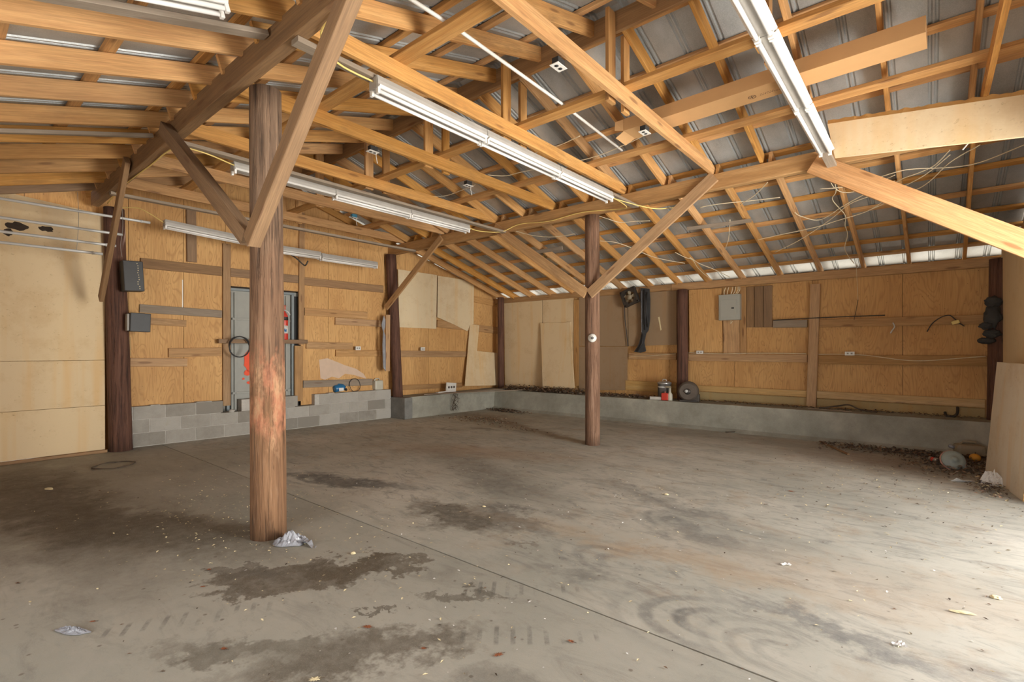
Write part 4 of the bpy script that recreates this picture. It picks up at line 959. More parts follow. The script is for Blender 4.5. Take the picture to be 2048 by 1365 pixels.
cable('wall_wire', [at(1637, 709, 1, 9.61), at(1690, 709, 1, 9.6), at(1740, 712, 1, 9.6), at(1800, 720, 1, 9.59), at(1850, 722, 1, 9.59), at(1920, 717, 1, 9.59), at(1972, 713, 1, 9.6)], .006, M['cream_wire'], 'cream cable sagging along the long girt on the right')
cable('wall_wire', [at(1375, 706, 1, 9.6), at(1440, 708, 1, 9.6), at(1500, 707, 1, 9.6), at(1560, 707, 1, 9.6), at(1612, 708, 1, 9.6)], .006, M['cream_wire'], 'cream cable on the girt left of the tall stud')
cable('wall_wire', [at(1258, 713, 1, 9.6), at(1300, 712, 1, 9.6), at(1352, 708, 1, 9.6)], .005, M['cream_wire'], 'cream cable on the girt left of the reddish post')
# bundle on the right post
def gloves():
    c = Vector((.60, 9.40, 1.9)); root = empty('work_gloves', at(1985, 640, 1, 9.36), 'bundle of dark work gloves hung on the right post', 'gloves')
    base = Vector(root.location)
    def blob(u, v, rx, rz, nm, seed):
        bm = bmesh.new(); bmesh.ops.create_icosphere(bm, subdivisions=3, radius=1)
        p = at(u, v, 1, 9.36)-base
        for w in bm.verts:
            q = w.co.copy(); q *= 1+.38*noise.noise(q*2.1+Vector((seed, 0, 0)))+.12*noise.noise(q*6); w.co = Vector((q.x*rx, q.y*.055, q.z*rz))+p
        bm.verts.index_update(); mb = MB(); mb.add([v_.co for v_ in bm.verts], [tuple(x.index for x in f.verts) for f in bm.faces], True); bm.free(); mb.build(nm, M['fabric'], root)
    blob(1987, 604, .085, .075, 'cuff', 1); blob(1985, 632, .09, .15, 'glove', 2); blob(1972, 652, .075, .05, 'glove', 3); blob(1984, 668, .09, .06, 'glove', 5); blob(1972, 682, .085, .045, 'glove', 7)
gloves()
# leaning sheet, lower right
def leaning_sheet():
    a = at(1970, 948, 2, 0); b = at(2045, 1003, 2, 0)
    tz = 1.28; ta = at(1972, 728, 2, tz) if False else Vector((a.x+.05, a.y+.02, tz)); 
    ta = a + Vector((.10, .0, tz)); tb = b + Vector((.10, 0, tz))
    root = empty('leaning_sheet', a, 'grey-white insulated sheet leaning on the right wall', 'panel')
    n = Vector((0, 0, 1)).cross(b-a).normalized(); n = n if n.x > 0 else -n
    # slight curl of the far edge
    vs = []; fs = []; K = 10; T = 10
    for i in range(K+1):
        for j in range(T+1):
            s = i/K; t = j/T; p = a.lerp(b, s).lerp(ta.lerp(tb, s), t); p = p + n*(-.02*math.sin(PI*s)*math.sin(PI*t*.9)) + n*.004*noise.noise(Vector((s*3, t*4, 0)))
            vs.append(p-a)
    m_ = len(vs); vs += [v+n*.03 for v in vs]
    for i in range(K):
        for j in range(T):
            q = i*(T+1)+j; fs += [(q, q+1, q+T+2, q+T+1), (m_+q, m_+q+T+1, m_+q+T+2, m_+q+1)]
    for i in range(K): q = i*(T+1); fs += [(q, q+T+1, m_+q+T+1, m_+q), (q+T, m_+q+T, m_+q+2*T+1, q+2*T+1)]
    for j in range(T): fs += [(j, m_+j, m_+j+1, j+1), (K*(T+1)+j, K*(T+1)+j+1, m_+K*(T+1)+j+1, m_+K*(T+1)+j)]
    mb = MB(); mb.add(vs, fs, False); mb.build('facing', M['sheet_face'], root)
    b2 = b-a; mb = MB(); e = (b-a).normalized(); mb.prism([b2+e*.001, b2+e*.012, b2+e*.012+Vector((.10, 0, tz)), b2+e*.001+Vector((.10, 0, tz))], n*.03); mb.build('cut_edge', M['yellow_pine'], root)
M['sheet_face'] = foam_mat('grey_faced_sheet', (.74, .66, .52), (.70, .64, .54), (.3, .24, .17))
leaning_sheet()

# ------------------------------------------------------------------ things on the curbs
ZC = .457
def can():
    p = at(1330, 799, 2, ZC); root = empty('metal_can', (p.x, 9.36, ZC), 'galvanised can with lid on the curb beside the reddish post', 'can')
    MB().lathe([(0, 0), (.125, 0), (.125, .30), (.135, .305), (.135, .33), (.1, .35), (0, .36)], (0, 0, 0), 28).build('body', M['zinc'], root)
    MB().lathe([(.126, .23), (.129, .24), (.129, .25), (.126, .26)], (0, 0, 0), 28).build('rim', M['steel'], root)
    MB().tube([(-.04, 0, .35), (-.03, 0, .39), (.03, 0, .39), (.04, 0, .35)], .008, 8).build('handle', M['steel'], root)
can()
p = at(1336, 800, 2, ZC); root = empty('red_bottle', (p.x+.0, 9.19, ZC), 'bright red small container in front of the galvanised can', 'bottle')
MB().box((0, 0, .07), (.13, .07, .14), ch=.015).build('body', M['red'], root); MB().lathe([(0, 0), (.015, 0), (.015, .03), (0, .03)], (0, 0, .138), 10).build('cap', M['dusty_red'], root)
p = at(1347, 800, 2, ZC); root = empty('spray_bottle', (p.x, 9.22, ZC), 'dusty white spray bottle between the can and the round motor', 'bottle')
MB().lathe([(0, 0), (.045, 0), (.048, .01), (.048, .11), (.02, .16), (.018, .24), (0, .24)], (0, 0, 0), 18).build('body', M['milky'], root)
MB().box((-.03, 0, .255), (.11, .03, .035), ch=.006).build('trigger_head', M['tan'], root)
p = at(1305, 801, 2, ZC); root = empty('broken_brick', (p.x, 9.22, ZC), 'flat grey brick on the curb left of the red container', 'brick')
MB().box((0, 0, .03), (.22, .14, .06), R=Matrix.Rotation(.2, 3, 'Z'), ch=.008).build('brick', M['mortar'], root)
def motor():
    p = at(1380, 802, 2, ZC); root = empty('blower_motor', (p.x+.02, 9.28, ZC), 'round rusty blower motor on the curb beside the reddish post', 'motor', rz=.2)
    Rr = Matrix.Rotation(PI/2, 3, 'X'); c = (0, -.02, .19)
    MB().lathe([(0, -.10), (.15, -.10), (.18, -.07), (.19, 0), (.18, .06), (.15, .085), (.145, .09)], (0, -.02, .19), 32, R=Rr).build('drum', M['rust'], root)
    MB().lathe([(.145, .088), (.12, .075), (.06, .075), (.055, .10), (0, .10)], (0, -.02, .19), 28, R=Rr).build('intake_ring', M['dark_metal'], root)
    MB().lathe([(0, .1), (.03, .1), (.03, .125), (0, .125)], (-.02, -.02, .2), 14, R=Rr).build('shaft', M['steel'], root)
    MB().box((0, 0, .015), (.3, .2, .03), ch=.006).build('foot', M['dark_metal'], root)
    MB().box((.15, -.02, .07), (.1, .12, .14), ch=.01).build('outlet_duct', M['dark_metal'], root)
motor()
# meter plate, thin planks, tray, root bundle in the far-left corner
p = at(902, 778, 0, -8.62); root = empty('meter_plate', (p.x, p.y, .446), 'white metal plate with round holes standing on the curb', 'plate')
R_ = Matrix.Rotation(-.1, 3, 'X')
MB().box((0, 0, .12), (.03, .3, .22), R=R_, ch=.004).build('plate', M['white_plastic'], root)
mb = MB()
for y in (-.08, 0, .08): mb.lathe([(0, 0), (.028, 0), (.028, .004), (0, .004)], (.016, y, .13), 14, R=Matrix.Rotation(PI/2, 3, 'Y'))
mb.build('knockout', M['rust'], root)
for i, (a, b, lb) in enumerate((((-8.30, 7.6, .456), (-7.95, 9.45, .468), 'thin weathered plank across the far corner of the curb, topmost'), ((-8.45, 7.2, .455), (-8.15, 9.45, .466), 'thin plank lying on the left curb next to the white plate'), ((-8.36, 7.0, .472), (-7.3, 9.4, .482), 'thin plank pointing from the left curb to the leaf heap'))):
    lumber('thin_plank', a, b, .09, .014, M['grey_board'], lb, 'board', 'thin planks in the far corner')
root = empty('tray', (-8.30, 7.45, .485), 'small white tray at the edge of the left curb', 'tray')
MB().box((0, 0, .006), (.09, .26, .012), R=Matrix.Rotation(.1, 3, 'Z'), ch=.003).build('base', M['white_plastic'], root)
MB().box((.045, 0, .015), (.006, .26, .02), R=Matrix.Rotation(.1, 3, 'Z')).build('lip', M['white_plastic'], root)
mb = MB(); rnd = random.Random(11)
for k in range(9):
    y = 7.75+rnd.uniform(-.05, .05); pts = [(-8.17, y, .47)]
    for j in range(5): pts.append((-8.13+rnd.uniform(-.03, .03), 7.72+rnd.uniform(-.1, .1), .42-.085*j))
    mb.tube(pts, .004, 5)
tag(mb.build('root_bundle', M['twig']), 'dark tangle of thin roots hanging over the left curb', 'roots')

# ------------------------------------------------------------------ ceiling outlets, cables
def drop_outlet(p, label, cord=.12):
    root = empty('ceiling_outlet', p, label, 'outlet', 'outlets on the ceiling ties')
    MB().box((0, 0, .03), (.06, .09, .055), ch=.004).build('junction_box', M['blue_box'] if 'blue' in label else M['soot'], root)
    cp = MB().box((0, 0, 0), (.08, .125, .005), ch=.002).build('cover_plate', M['white_plastic'], root)
    mb = MB()
    for s in (-1, 1): mb.lathe([(0, 0), (.016, 0), (.016, .002), (0, .002)], (0, s*.025, -.0046), 12)
    mb.build('socket', M['black'], cp)
    if cord: cable('cord', [Vector((.01, .02, .1)), Vector((.025, .03, .03)), Vector((.02, .03, -.04)), Vector((.03, .04, -cord))], .0035, M['white_plastic'], None, parent=root)
drop_outlet((-2.155, 3.13, 3.585), 'outlet plate nearest the camera on a ceiling tie', 0)
drop_outlet((-2.155, 4.63, 3.585), 'outlet plate under the torn end of the long carton', 0)
drop_outlet((-4.625, 3.17, 3.585), 'outlet with a short white cord just right of the near brace')
drop_outlet((-4.625, 4.63, 3.585), 'outlet with a short white cord between two light rows')
drop_outlet((-7.165, 4.55, 3.585), 'blue boxed outlet above the hung light near the plywood wall')
zb1 = 3.445
cable('yellow_cable', [(-2.3, 1.62, zb1), (-2.75, 1.6, zb1-.01), (-2.98, 1.66, zb1-.01), (-3.1, 1.85, 3.40), (-3.1, 2.14, 3.39)], .007, M['yellow_wire'], 'yellow cable curling under the front beam to the central light row')
cable('yellow_cable', [(-8.6, 1.66, zb1), (-7.5, 1.6, zb1-.01), (-6.5, 1.62, zb1), (-5.7, 1.62, zb1-.02), (-5.52, 1.8, 3.40), (-5.6, 2.14, 3.38)], .007, M['yellow_wire'], 'yellow cable running left under the front beam')
cable('yellow_cable', [(-3.1, 5.66, 3.38), (-3.08, 5.9, 3.36), (-3.15, 6.2, 3.37), (-3.4, 6.42, 3.44), (-4.0, 6.415, 3.50), (-4.6, 6.415, 3.47), (-5.2, 6.415, 3.52), (-5.5, 6.3, 3.42), (-5.6, 5.9, 3.37), (-5.62, 5.66, 3.38)], .007, M['yellow_wire'], 'yellow cable joining two light rows along the middle beam')
cable('yellow_cable', [(-8.7, 1.75, 3.42), (-8.5, 1.95, 3.43), (-8.4, 2.05, 3.38), (-8.3, 2.24, 3.24)], .006, M['yellow_wire'], 'yellow cable feeding the hung light by the plywood wall')
cable('yellow_cable', [(-3.1, 5.66, 3.37), (-2.9, 6.0, 3.31), (-2.75, 6.3, 3.3), (-2.6, 6.6, 3.36)], .006, M['yellow_wire'], 'short yellow cable off the far end of the central lights')
wires = [
 [(1640, 315), (1655, 345), (1668, 375), (1700, 385), (1790, 362)],
 [(1790, 350), (1760, 365), (1745, 380), (1690, 410), (1640, 440), (1600, 432), (1590, 425)],
 [(1900, 300), (1870, 330), (1840, 345), (1800, 360), (1760, 385), (1700, 408), (1660, 440), (1600, 480), (1550, 505)],
 [(1900, 310), (1850, 350), (1800, 378), (1740, 420), (1680, 440), (1630, 455), (1560, 470), (1515, 480)],
 [(2048, 290), (1960, 325), (1900, 335), (1830, 338), (1790, 345), (1700, 372), (1640, 378)],
 [(1960, 290), (1900, 325), (1850, 370), (1790, 398), (1740, 420)],
 [(1535, 365), (1510, 390), (1480, 410)],
 [(1560, 395), (1500, 402), (1440, 408), (1400, 415)],
 [(1197, 432), (1215, 438), (1240, 445), (1270, 443), (1300, 442)],
 [(1200, 482), (1230, 485), (1260, 495), (1300, 512), (1330, 520), (1370, 527)],
 [(1350, 505), (1370, 515), (1385, 520), (1395, 535), (1410, 550), (1425, 560)],
 [(1380, 515), (1400, 528), (1430, 540), (1460, 555)],
 [(1660, 325), (1672, 380), (1665, 400), (1690, 430), (1690, 450), (1695, 470), (1690, 500), (1708, 527)],
 [(1460, 440), (1458, 470), (1455, 485), (1450, 500)],
 [(1000, 450), (1030, 462), (1070, 472), (1110, 474), (1150, 468)]]
def at_slope(u, v, off):
    D = _f + _r2*((u-1024)/FPX) + _d2*((v-CYP)/FPX); a = 3.64+off+SL*Y2
    t = (a-CH)/(D.z+SL*D.y); return Vector((0, 0, CH)) + D*t
wl_names = ['from the right-hand lights across the roof', 'upper of the tangle behind the wide brace', 'longest strand of the tangle', 'lower strand of the tangle', 'bright strand entering from the right edge', 'short strand crossing the tangle', 'short strand beside the middle beam', 'faint strand left of the tangle', 'curving out from the middle post top', 'leaving the middle post above the knee brace', 'running down a rafter to the back plate', 'ending above the breaker box', 'winding down the rafter above the pull string', 'dangling behind the short hung board', 'thin strand left of the middle post']
for w, nm in zip(wires, wl_names):
    rnd = random.Random(len(nm)); cable('loose_cable', [at_slope(u, v, -.03-.02*rnd.random()) for u, v in w], .0055, M['cream_wire'], f'cream cable under the back slope, {nm}', 'cable', 'loose cables under the back slope')
front = [[(1040, 318), (1060, 312), (1085, 300), (1120, 290), (1160, 272)], [(975, 350), (1010, 352), (1040, 345), (1075, 338)], [(850, 392), (890, 392), (925, 380), (950, 370)], [(1290, 270), (1260, 285), (1200, 310), (1150, 322), (1100, 315)]]
for w, nm in zip(front, ['behind the central lights', 'past the middle tie', 'near the second outlet', 'from the carton end to the left']):
    cable('loose_cable', [at(u, v, 2, 3.83) for u, v in w], .005, M['cream_wire'], f'thin cream cable above the ties, {nm}', 'cable')
cable('extension_cable', [at(1998+60, 180, 1, 6.36), at(2048, 200, 1, 6.36), at(1980, 250, 1, 6.37), at(1945, 278, 1, 6.38), at(1925, 300, 1, 6.38)], .007, M['white_plastic'], 'white cord crossing the wide foam strip', 'cord')
# short hung boards under the back slope
a = at_slope(1374, 458, -.05); b = at_slope(1503, 441, -.05)
lumber('hung_board', a, b, .02, .055, M['grey_board'], 'short grey board hung under the back rafters with a hook', 'board', up=(0, -.2, 1))
a = at_slope(1070, 505, -.03); b = at_slope(1125, 496, -.03)
lumber('hung_board', a, b, .02, .07, M['grey_board'], 'short dark board under the rafters beside the brass lamp holder', 'board', up=(0, -.2, 1))
p = at(1091, 512, 1, 8.0); root = empty('lamp_socket', p, 'brass lamp holder hanging under the back rafters', 'socket')
MB().lathe([(0, .05), (.035, .05), (.06, .03), (.05, -.01), (.025, -.03), (.022, -.06), (0, -.06)], (0, 0, 0), 20).build('cup', M['brass'], root); MB().lathe([(0, .05), (.1, .05), (.1, .06), (0, .06)], (0, 0, 0), 20).build('canopy', M['dark_metal'], root)
p = at_slope(1975, 297, -.04); o = MB().lathe([(0, 0), (.09, 0), (.1, .015), (.1, .03), (0, .03)], (0, 0, 0), 22).build('junction_cover', M['rust'], origin=p); tag(o, 'round rusty junction cover below the wide foam strip', 'junction box')
p = at_slope(1601, 509, -.03); o = MB().box((0, 0, 0), (.1, .05, .05), ch=.004).build('switch_box', M['white_plastic'], origin=p); tag(o, 'white switch box on a back rafter', 'box')
p = at_slope(1562, 434, -.03); o = MB().box((0, 0, 0), (.05, .05, .06), ch=.006).build('switch_box', M['blue_box'], origin=p); tag(o, 'tiny blue and white connector under the back slope', 'box')

# ------------------------------------------------------------------ floor litter
def film_blob(c, rx, ry, h, seed, mat, label, cat, name, rot=0, part=None, n=22):
    vs = []; fs = []; rot_ = Matrix.Rotation(rot, 3, 'Z')
    for i in range(n+1):
        for j in range(n+1):
            x = -1+2*i/n; y = -1+2*j/n; rr = 1+.35*noise.noise(Vector((math.atan2(y, x)*1.2+seed, seed, 0)))
            s = max(abs(x), abs(y)) or 1; L_ = math.hypot(x, y) or 1; k = s/L_*rr
            q = noise.noise(Vector((x*2.5+seed, y*2.5, 0)))+.6*noise.noise(Vector((x*6, y*6+seed, 0)))+.3*abs(noise.noise(Vector((x*12, y*12+seed, 2))))
            z = max(0, h*(1-s*s)*(.65+.8*q))+.004+.012*(1-s)*random.random()
            vs.append(rot_ @ Vector((x*k*rx, y*k*ry, z)))
    for i in range(n):
        for j in range(n): q = i*(n+1)+j; fs.append((q, q+n+1, q+n+2, q+1))
    mb = MB(); mb.add(vs, fs, False); o = mb.build(name, mat, origin=(0, 0, 0)); o.location = c
    sm = o.modifiers.new('thickness', 'SOLIDIFY'); sm.thickness = .002; sm.offset = 1
    return tag(o, label, cat)
p = at(578, 1085, 2, 0); film_blob((p.x+.02, p.y, 0), .13, .09, .07, 3, M['film'], 'crumpled grey plastic bag at the foot of the nearest log post', 'bag', 'plastic_bag', .6)
bag = bpy.data.objects['plastic_bag']
mb = MB(); vs = []; 
for i in range(9):
    t = i/8; q = Vector((.09+.15*t, .05+.02*t, .01+.02*math.sin(t*5))); w = .035*(1-.5*t)
    vs += [q+Vector((-w*.6, w, .012*math.sin(i*2))), q+Vector((w*.4, -w*.8, .006))]
mb.add(vs, [(2*i, 2*i+1, 2*i+3, 2*i+2) for i in range(8)]); t_ = mb.build('torn_tail', M['film'], bag)
t_.modifiers.new('thickness', 'SOLIDIFY').thickness = .002
p = at(145, 1265, 2, 0); film_blob((p.x, p.y, 0), .09, .03, .015, 8, M['film'], 'clear wrapper scrap on the floor at lower left', 'wrapper', 'plastic_wrapper', .5)
p = at(1772, 890, 2, 0); film_blob((p.x, p.y, 0), .17, .08, .07, 5, M['film'], 'clear plastic bag among the leaves under the back curb', 'bag', 'clear_bag', .5)
p = at(1984, 970, 2, 0); film_blob((p.x, p.y, 0), .11, .10, .13, 13, M['paper'], 'white crumpled rag beside the leaning sheet', 'rag', 'crumpled_rag', .2)
p = at(1962, 978, 2, 0); o = MB().lathe([(.07, 0), (.012, .13), (0, .135)], (0, 0, 0), 14, smooth=False).build('paper_cone', M['paper'], origin=(p.x, p.y-.01, 0.0)); o.rotation_euler = (.0, .0, .4); tag(o, 'cream paper cup upside down next to the white rag', 'cup')
coil(at(228, 933, 2, 0)+Vector((0, 0, .008)), .205, 2, 'thin dark ring lying on the floor near the dark log post', 'wire_ring', 2, .005, M['twig'], 1.0)
# lamp-like housing, can, gas can, gourd in the right corner
def headlight():
    p = at(1906, 940, 2, 0); root = empty('plastic_housing', (p.x, p.y+.04, 0), 'grey-green moulded plastic housing among the leaves', 'housing', rz=.3)
    R_ = Matrix.Rotation(math.radians(62), 3, 'X')
    MB().lathe([(0, 0), (.10, 0), (.118, .015), (.112, .035), (.07, .048), (.03, .05), (.03, .07), (0, .07)], (0, 0, .1), 26, R=R_).build('shell', M['green_grey'], root)
    MB().lathe([(.112, -.01), (.125, -.01), (.125, .005), (.112, .005)], (0, 0, .1), 26, R=R_).build('rim', M['pink'], root)
    MB().box((.04, -.05, .03), (.14, .03, .035), ch=.008).build('bracket', M['green_grey'], root)
headlight()
p = at(1867, 925, 2, 0); root = empty('drink_can', (p.x, p.y, .032), 'crushed silver and red drink can lying on the floor', 'can', rz=.8)
MB().lathe([(0, -.055), (.026, -.055), (.032, -.048), (.030, 0), (.032, .045), (.026, .055), (0, .055)], (0, 0, 0), 18, R=Matrix.Rotation(PI/2, 3, 'X')).build('body', M['zinc'], root)
MB().lathe([(.0325, -.02), (.0315, .0), (.0325, .02)], (0, 0, 0), 18, R=Matrix.Rotation(PI/2, 3, 'X')).build('printed_band', M['red'], root)
p = at(1938, 905, 1, 8.86); root = empty('fuel_can', (p.x, p.y, 0), 'dull tan plastic fuel can behind the orange gourd', 'can', rz=.2)
MB().box((0, 0, .09), (.3, .2, .18), ch=.05).build('body', M['tan'], root); MB().tube([(-.08, 0, .17), (-.06, 0, .21), (.06, 0, .21), (.08, 0, .17)], .014, 8).build('handle', M['tan'], root)
MB().lathe([(0, 0), (.025, 0), (.02, .06), (0, .06)], (-.15, 0, .12), 12, R=Matrix.Rotation(-1.2, 3, 'Y')).build('spout', M['film'], root)
p = at(1950, 925, 2, 0)
root = empty('gourd', (p.x, p.y, .0), 'small orange gourd beside the tan fuel can', 'gourd')
vs = [(max(.001, .058*math.sin(PI*k/10)), .055-.052*math.cos(PI*k/10)) for k in range(11)]; MB().lathe(vs, (0, 0, 0), 20).build('fruit', M['orange'], root); MB().tube([(0, 0, .104), (.005, 0, .125)], .006, 6).build('stem', M['twig'], root)
p = at(1918, 906, 2, 0); o = MB().lathe([(0, 0), (.05, 0), (.055, .02), (.03, .045), (0, .05)], (0, 0, 0), 16).build('plastic_disc', M['pink'], origin=(p.x, p.y, 0)); tag(o, 'faded pink lid between the grey housing and the fuel can', 'lid')
# magazine
p = at(1922, 962, 2, 0); root = empty('magazine', (p.x, p.y, 0), 'torn magazine with fanned pages near the white rag', 'magazine', rz=.5)
for k in range(5):
    a = .25+.28*k; Rk = Matrix.Rotation(-a*.6, 3, 'X') @ Matrix.Rotation(.12*k, 3, 'Z'); MB().box(Rk @ Vector((0, .07, 0))+Vector((0, -.05, .012)), (.2, .14, .0025), R=Rk).build('page', M['paper'], root)
for (u, v, w, d, rz, lb, mt) in ((2006, 997, .10, .07, .3, 'small grey tile on the floor by the leaning sheet', 'grey_paint'), (1779, 961, .14, .05, -.4, 'flat grey scrap on the floor, larger of two', 'green_grey'), (1701, 956, .10, .035, -.5, 'flat grey scrap on the floor, smaller of two', 'tan')):
    p = at(u, v, 2, 0); o = MB().box((0, 0, .005), (w, d, .01), R=Matrix.Rotation(rz, 3, 'Z'), ch=.002).build('flat_scrap', M[mt], origin=(p.x, p.y, 0)); tag(o, lb, 'scrap')
def paper(u, v, w, d, rz, label, seed=1, name='paper_scrap', mat='paper'):
    p = at(u, v, 2, 0); mb = MB(); R_ = Matrix.Rotation(rz, 3, 'Z'); n = 6; vs = []
    for i in range(n+1):
        for j in range(n+1):
            x = (i/n-.5)*w; y = (j/n-.5)*d*(.4+.6*i/n); vs.append(R_ @ Vector((x, y, .004+.02*abs(noise.noise(Vector((i*.4+seed, j*.5, 0)))))))
    mb.add(vs, [(i*(n+1)+j, (i+1)*(n+1)+j, (i+1)*(n+1)+j+1, i*(n+1)+j+1) for i in range(n) for j in range(n)])
    o = mb.build(name, M[mat], origin=(0, 0, 0)); o.location = (p.x, p.y, 0); o.modifiers.new('thickness', 'SOLIDIFY').thickness = .0015; tag(o, label, 'scrap')
paper(1571, 1131, .06, .045, .8, 'white paper corner lying alone mid floor on the right', 2)
paper(1797, 1292, .055, .05, .6, 'folded white scrap near the bottom right of the floor', 3)
def crumb(u, v, a, b, rz, label, seed, mat='chip'):
    p = at(u, v, 2, 0); mb = MB(); bm = bmesh.new(); bmesh.ops.create_icosphere(bm, subdivisions=3, radius=1); R_ = Matrix.Rotation(rz, 3, 'Z')
    for w in bm.verts:
        q = w.co*(1+.45*noise.noise(w.co*2+Vector((seed, 0, 0)))); w.co = R_ @ Vector((q.x*a, q.y*b, max(-.2, q.z)*min(a, b)*.7+.004))
    bm.verts.index_update(); mb.add([w.co for w in bm.verts], [tuple(x.index for x in f.verts) for f in bm.faces]); bm.free()
    o = mb.build('foam_crumb', M[mat], origin=(0, 0, 0)); o.location = (p.x, p.y, 0.002); tag(o, label, 'foam')
crumb(1925, 1228, .055, .012, -.35+.66, 'long cream foam shard on the floor, lower right', 1); crumb(1992, 1198, .025, .016, .2, 'chunky cream foam lump near the right edge', 2)
crumb(706, 1109, .02, .014, .3, 'cream foam chip on the dark damp stain', 3); crumb(1333, 991, .018, .014, .3, 'small cream lump right of the middle log post', 4)
crumb(968, 1015, .016, .011, .3, 'pale chip on the oily stain mid floor', 5); crumb(98, 980, .05, .02, .5, 'scatter of cream foam at the far left of the floor', 6)
o = lumber('thin_stick', at(1642, 886, 2, 0)+Vector((0, 0, .012)), at(1697, 911, 2, 0)+Vector((0, 0, .012)), .03, .02, M['old_pine'], 'dark narrow stick on the floor left of the leaves', 'stick')
cable('dark_twig', [at(1451, 866, 2, 0)+Vector((0, 0, .01)), at(1462, 867, 2, 0)+Vector((0, 0, .02)), at(1484, 864, 2, 0)+Vector((0, 0, .012))], .008, M['twig'], 'curved dark twig lying before the back curb', 'twig')
cable('dark_branch', [(-1.35, 9.3, .48), (-1.1, 9.35, .53), (-.95, 9.32, .56), (-.8, 9.3, .50), (-.6, 9.35, .47)], .012, M['twig'], 'dark bent branch on the back curb right of the tall stud', 'branch')
lumber('pale_lath', (-1.5, 9.3, .468), (-.9, 9.2, .468), .03, .015, M['grey_board'], 'pale lath lying on the back curb right of the tall stud', 'lath')
cable('iron_hook', [(at(1890, 825, 1, 9.55)), at(1893, 832, 1, 9.5), at(1905, 834, 1, 9.48), at(1914, 828, 1, 9.5), at(1915, 815, 1, 9.58)], .018, M['dark_metal'], 'black iron hook on the back curb at the right', 'hook')
# individual leaves
def leaf(u, v, s, rz, label, mat='leaf_red', seed=0, group=None):
    p = at(u, v, 2, 0); mb = MB(); n = 11; vs = [Vector((0, 0, .010*s/.04))]; R_ = Matrix.Rotation(rz, 3, 'Z')
    for k in range(n*2):
        a = PI*k/n; r = s*(1.0 if k % 2 == 0 else .55)*(1+.25*noise.noise(Vector((k, seed, 0))))*(.75+.25*abs(math.cos(a)))
        vs.append(R_ @ Vector((r*math.cos(a), r*math.sin(a)*.7, .004+.25*s*abs(noise.noise(Vector((k*.7, seed, 1)))))))
    mb.add(vs, [(0, k+1, (k+1) % (2*n)+1) for k in range(2*n)]); o = mb.build('dry_leaf', M[mat], origin=(0, 0, 0)); o.location = (p.x, p.y, 0); tag(o, label, 'leaf', group)
    MB().tube([(R_ @ Vector((s*.2, 0, .006))), (R_ @ Vector((s*1.3, .1*s, .004)))], .0012, 4).build('stalk', M['twig'], o)
leaf(735, 1256, .03, .5, 'russet oak leaf on the floor below centre', seed=1); leaf(448, 1300, .022, .3, 'red-brown leaf at lower left centre of the floor', seed=2)
leaf(997, 1312, .028, 1.2, 'orange-brown leaf near the bottom edge', seed=3); leaf(1142, 1285, .022, .1, 'curled leaf right of the bottom tread marks', seed=4)
leaf(848, 1299, .018, .7, 'small red leaf on the dark oily patch at the bottom', seed=5); leaf(186, 1245, .018, .9, 'brown leaf bit at the tip of the clear wrapper', seed=6)
leaf(1582, 984, .03, 0, 'orange leaf on the pale right-hand floor', seed=7); leaf(1658, 976, .022, .4, 'grey-brown leaf on the pale right-hand floor', 'leaf', 8)
leaf(1531, 1010, .022, .8, 'dark leaf on the pale floor left of the orange one', 'leaf', 9); leaf(418, 1141, .02, .2, 'tan leaf on the floor left of the nearest post', seed=10)
leaf(35, 1168, .02, .2, 'dark leaf at the far left of the floor', 'leaf', 11); leaf(1240, 961, .018, .2, 'dark scrap of leaf right of the middle post', 'leaf', 12)
leaf(630, 1361, .03, .9, 'pale leaf cut by the bottom edge', 'chip', 13); leaf(406, 1175, .02, .9, 'ochre leaf beside the torn damp stain', 'leaf_red', 14)
# heaps of leaves: uncountable
def litter(name, gen, n, size, mats, label, seed, zf=.02, flat=.6, cat='leaves'):
    rnd = random.Random(seed); mb = MB()
    for _ in range(n):
        p = gen(rnd); s = size*rnd.uniform(.4, 1.3); a = rnd.uniform(0, 6.28); R_ = Matrix.Rotation(a, 3, 'Z') @ Matrix.Rotation(rnd.uniform(-flat, flat), 3, 'X') @ Matrix.Rotation(rnd.uniform(-flat, flat), 3, 'Y')
        c = Vector(p) + Vector((0, 0, .004+rnd.random()*zf)); w = rnd.uniform(.3, .7)
        mb.add([c+R_ @ Vector(q) for q in ((-s, 0, 0), (0, -s*w, .1*s), (s, 0, -.1*s), (0, s*w, .15*s))], [(0, 1, 2), (0, 2, 3)], mi=rnd.randrange(len(mats)))
    return tag(mb.build(name, mats), label, cat, kind='stuff')
LM = [M['leaf'], M['twig'], M['leaf'], M['twig'], M['leaf_pale']]
def heap(cx, cy, sx, sy, h, z0=0.0):
    def g(r):
        x = r.gauss(0, .5); y = r.gauss(0, .5); k = math.exp(-(x*x+y*y)*1.5); return (cx+x*sx, cy+y*sy, z0+h*k*r.random())
    return g
def strip(x0, x1, y0, y1, z, h): return lambda r: (r.uniform(x0, x1), r.uniform(y0, y1), z+h*r.random()*r.random())
litter('leaf_heap', strip(-8.0, -5.75, 9.16, 9.5, ZC, .13), 1500, .035, LM, 'long heap of dry leaves on the back curb left of the middle post', 1)
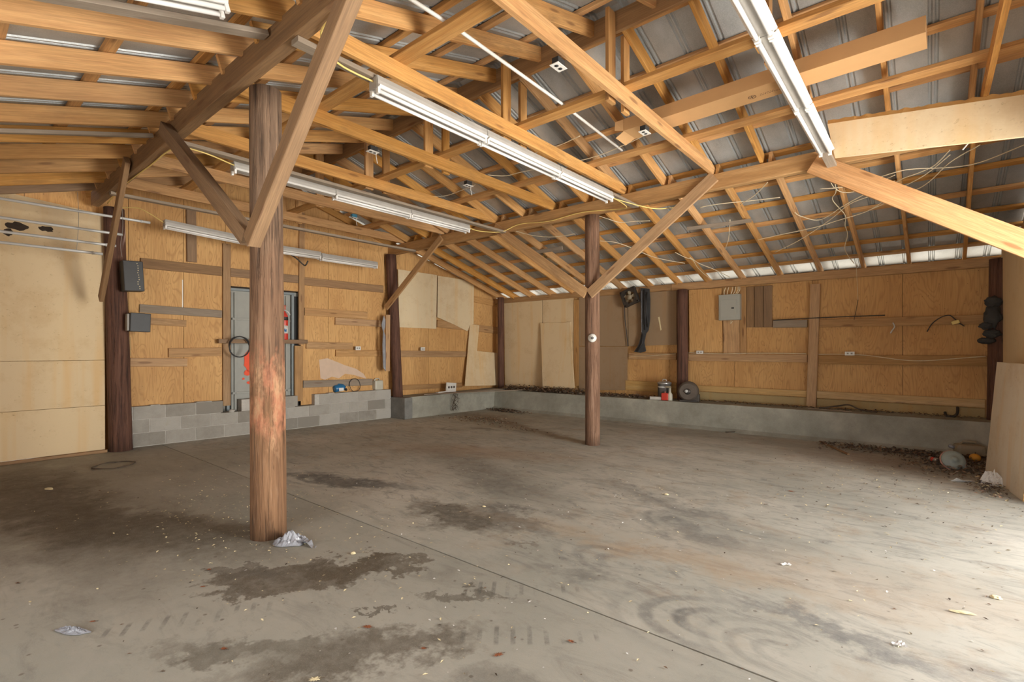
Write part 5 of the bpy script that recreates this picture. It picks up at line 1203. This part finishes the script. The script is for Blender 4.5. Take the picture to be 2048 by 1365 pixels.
litter('leaf_heap', strip(-5.6, -4.2, 9.2, 9.5, ZC, .06), 500, .032, LM, 'thin heap of dark leaves on the back curb beside the grey brick', 2)
litter('leaf_heap', strip(-3.6, .6, 9.35, 9.58, ZC, .02), 500, .022, LM, 'line of crumbs and leaves along the back of the curb', 3)
litter('leaf_heap', heap(-7.55, 8.75, .55, .16, .05), 500, .03, LM, 'dark leaf heap on the floor at the foot of the back curb', 4)
litter('leaf_heap', heap(-6.9, 7.35, .75, .35, .02), 420, .026, [M['leaf'], M['leaf_pale'], M['leaf_pale']], 'pale leaves spread on the floor before the left curb', 5)
litter('leaf_heap', lambda r: (-1.3+1.9*r.random()**.7, 8.85-abs(r.gauss(0, .22))-.05, r.random()*.04), 1500, .026, LM, 'belt of dry leaves along the right end of the back curb', 6)
litter('leaf_heap', heap(.25, 8.1, .45, .8, .05), 1100, .024, LM, 'dry leaves piled around the junk beside the leaning sheet', 7)
litter('leaf_heap', heap(.48, 7.1, .14, .5, .03), 300, .02, LM+[M['chip']], 'crumbs and leaves along the foot of the leaning sheet', 8)
litter('leaf_heap', heap(-5.7, 6.9, .6, .2, .01), 90, .022, LM, 'thin scatter of leaves on the floor left of the middle post', 9)
litter('foam_crumbs', lambda r: (-4.6+r.gauss(0, 1.1), 1.9+r.gauss(0, .55), 0), 620, .011, [M['chip']], 'cream foam crumbs scattered on the floor around the nearest post', 10, .004, .3, 'crumbs')
litter('foam_crumbs', lambda r: (-2.2+r.gauss(0, 1.6), 3.6+r.gauss(0, 1.6), 0), 520, .010, [M['chip'], M['paper']], 'cream crumbs scattered over the middle of the floor', 11, .004, .3, 'crumbs')
litter('foam_crumbs', lambda r: (-.2+r.gauss(0, .6), 6.6+r.gauss(0, 1.0), 0), 520, .013, [M['chip'], M['tan'], M['twig']], 'cream crumbs scattered over the right side of the floor', 12, .004, .3, 'crumbs')
litter('floor_grit', lambda r: (-3.6+r.uniform(-4.5, 4.2), 4.6+r.uniform(-4, 4.2), 0), 900, .010, [M['twig'], M['leaf'], M['tan']], 'dark grit scattered across the whole slab', 13, .003, .3, 'grit')
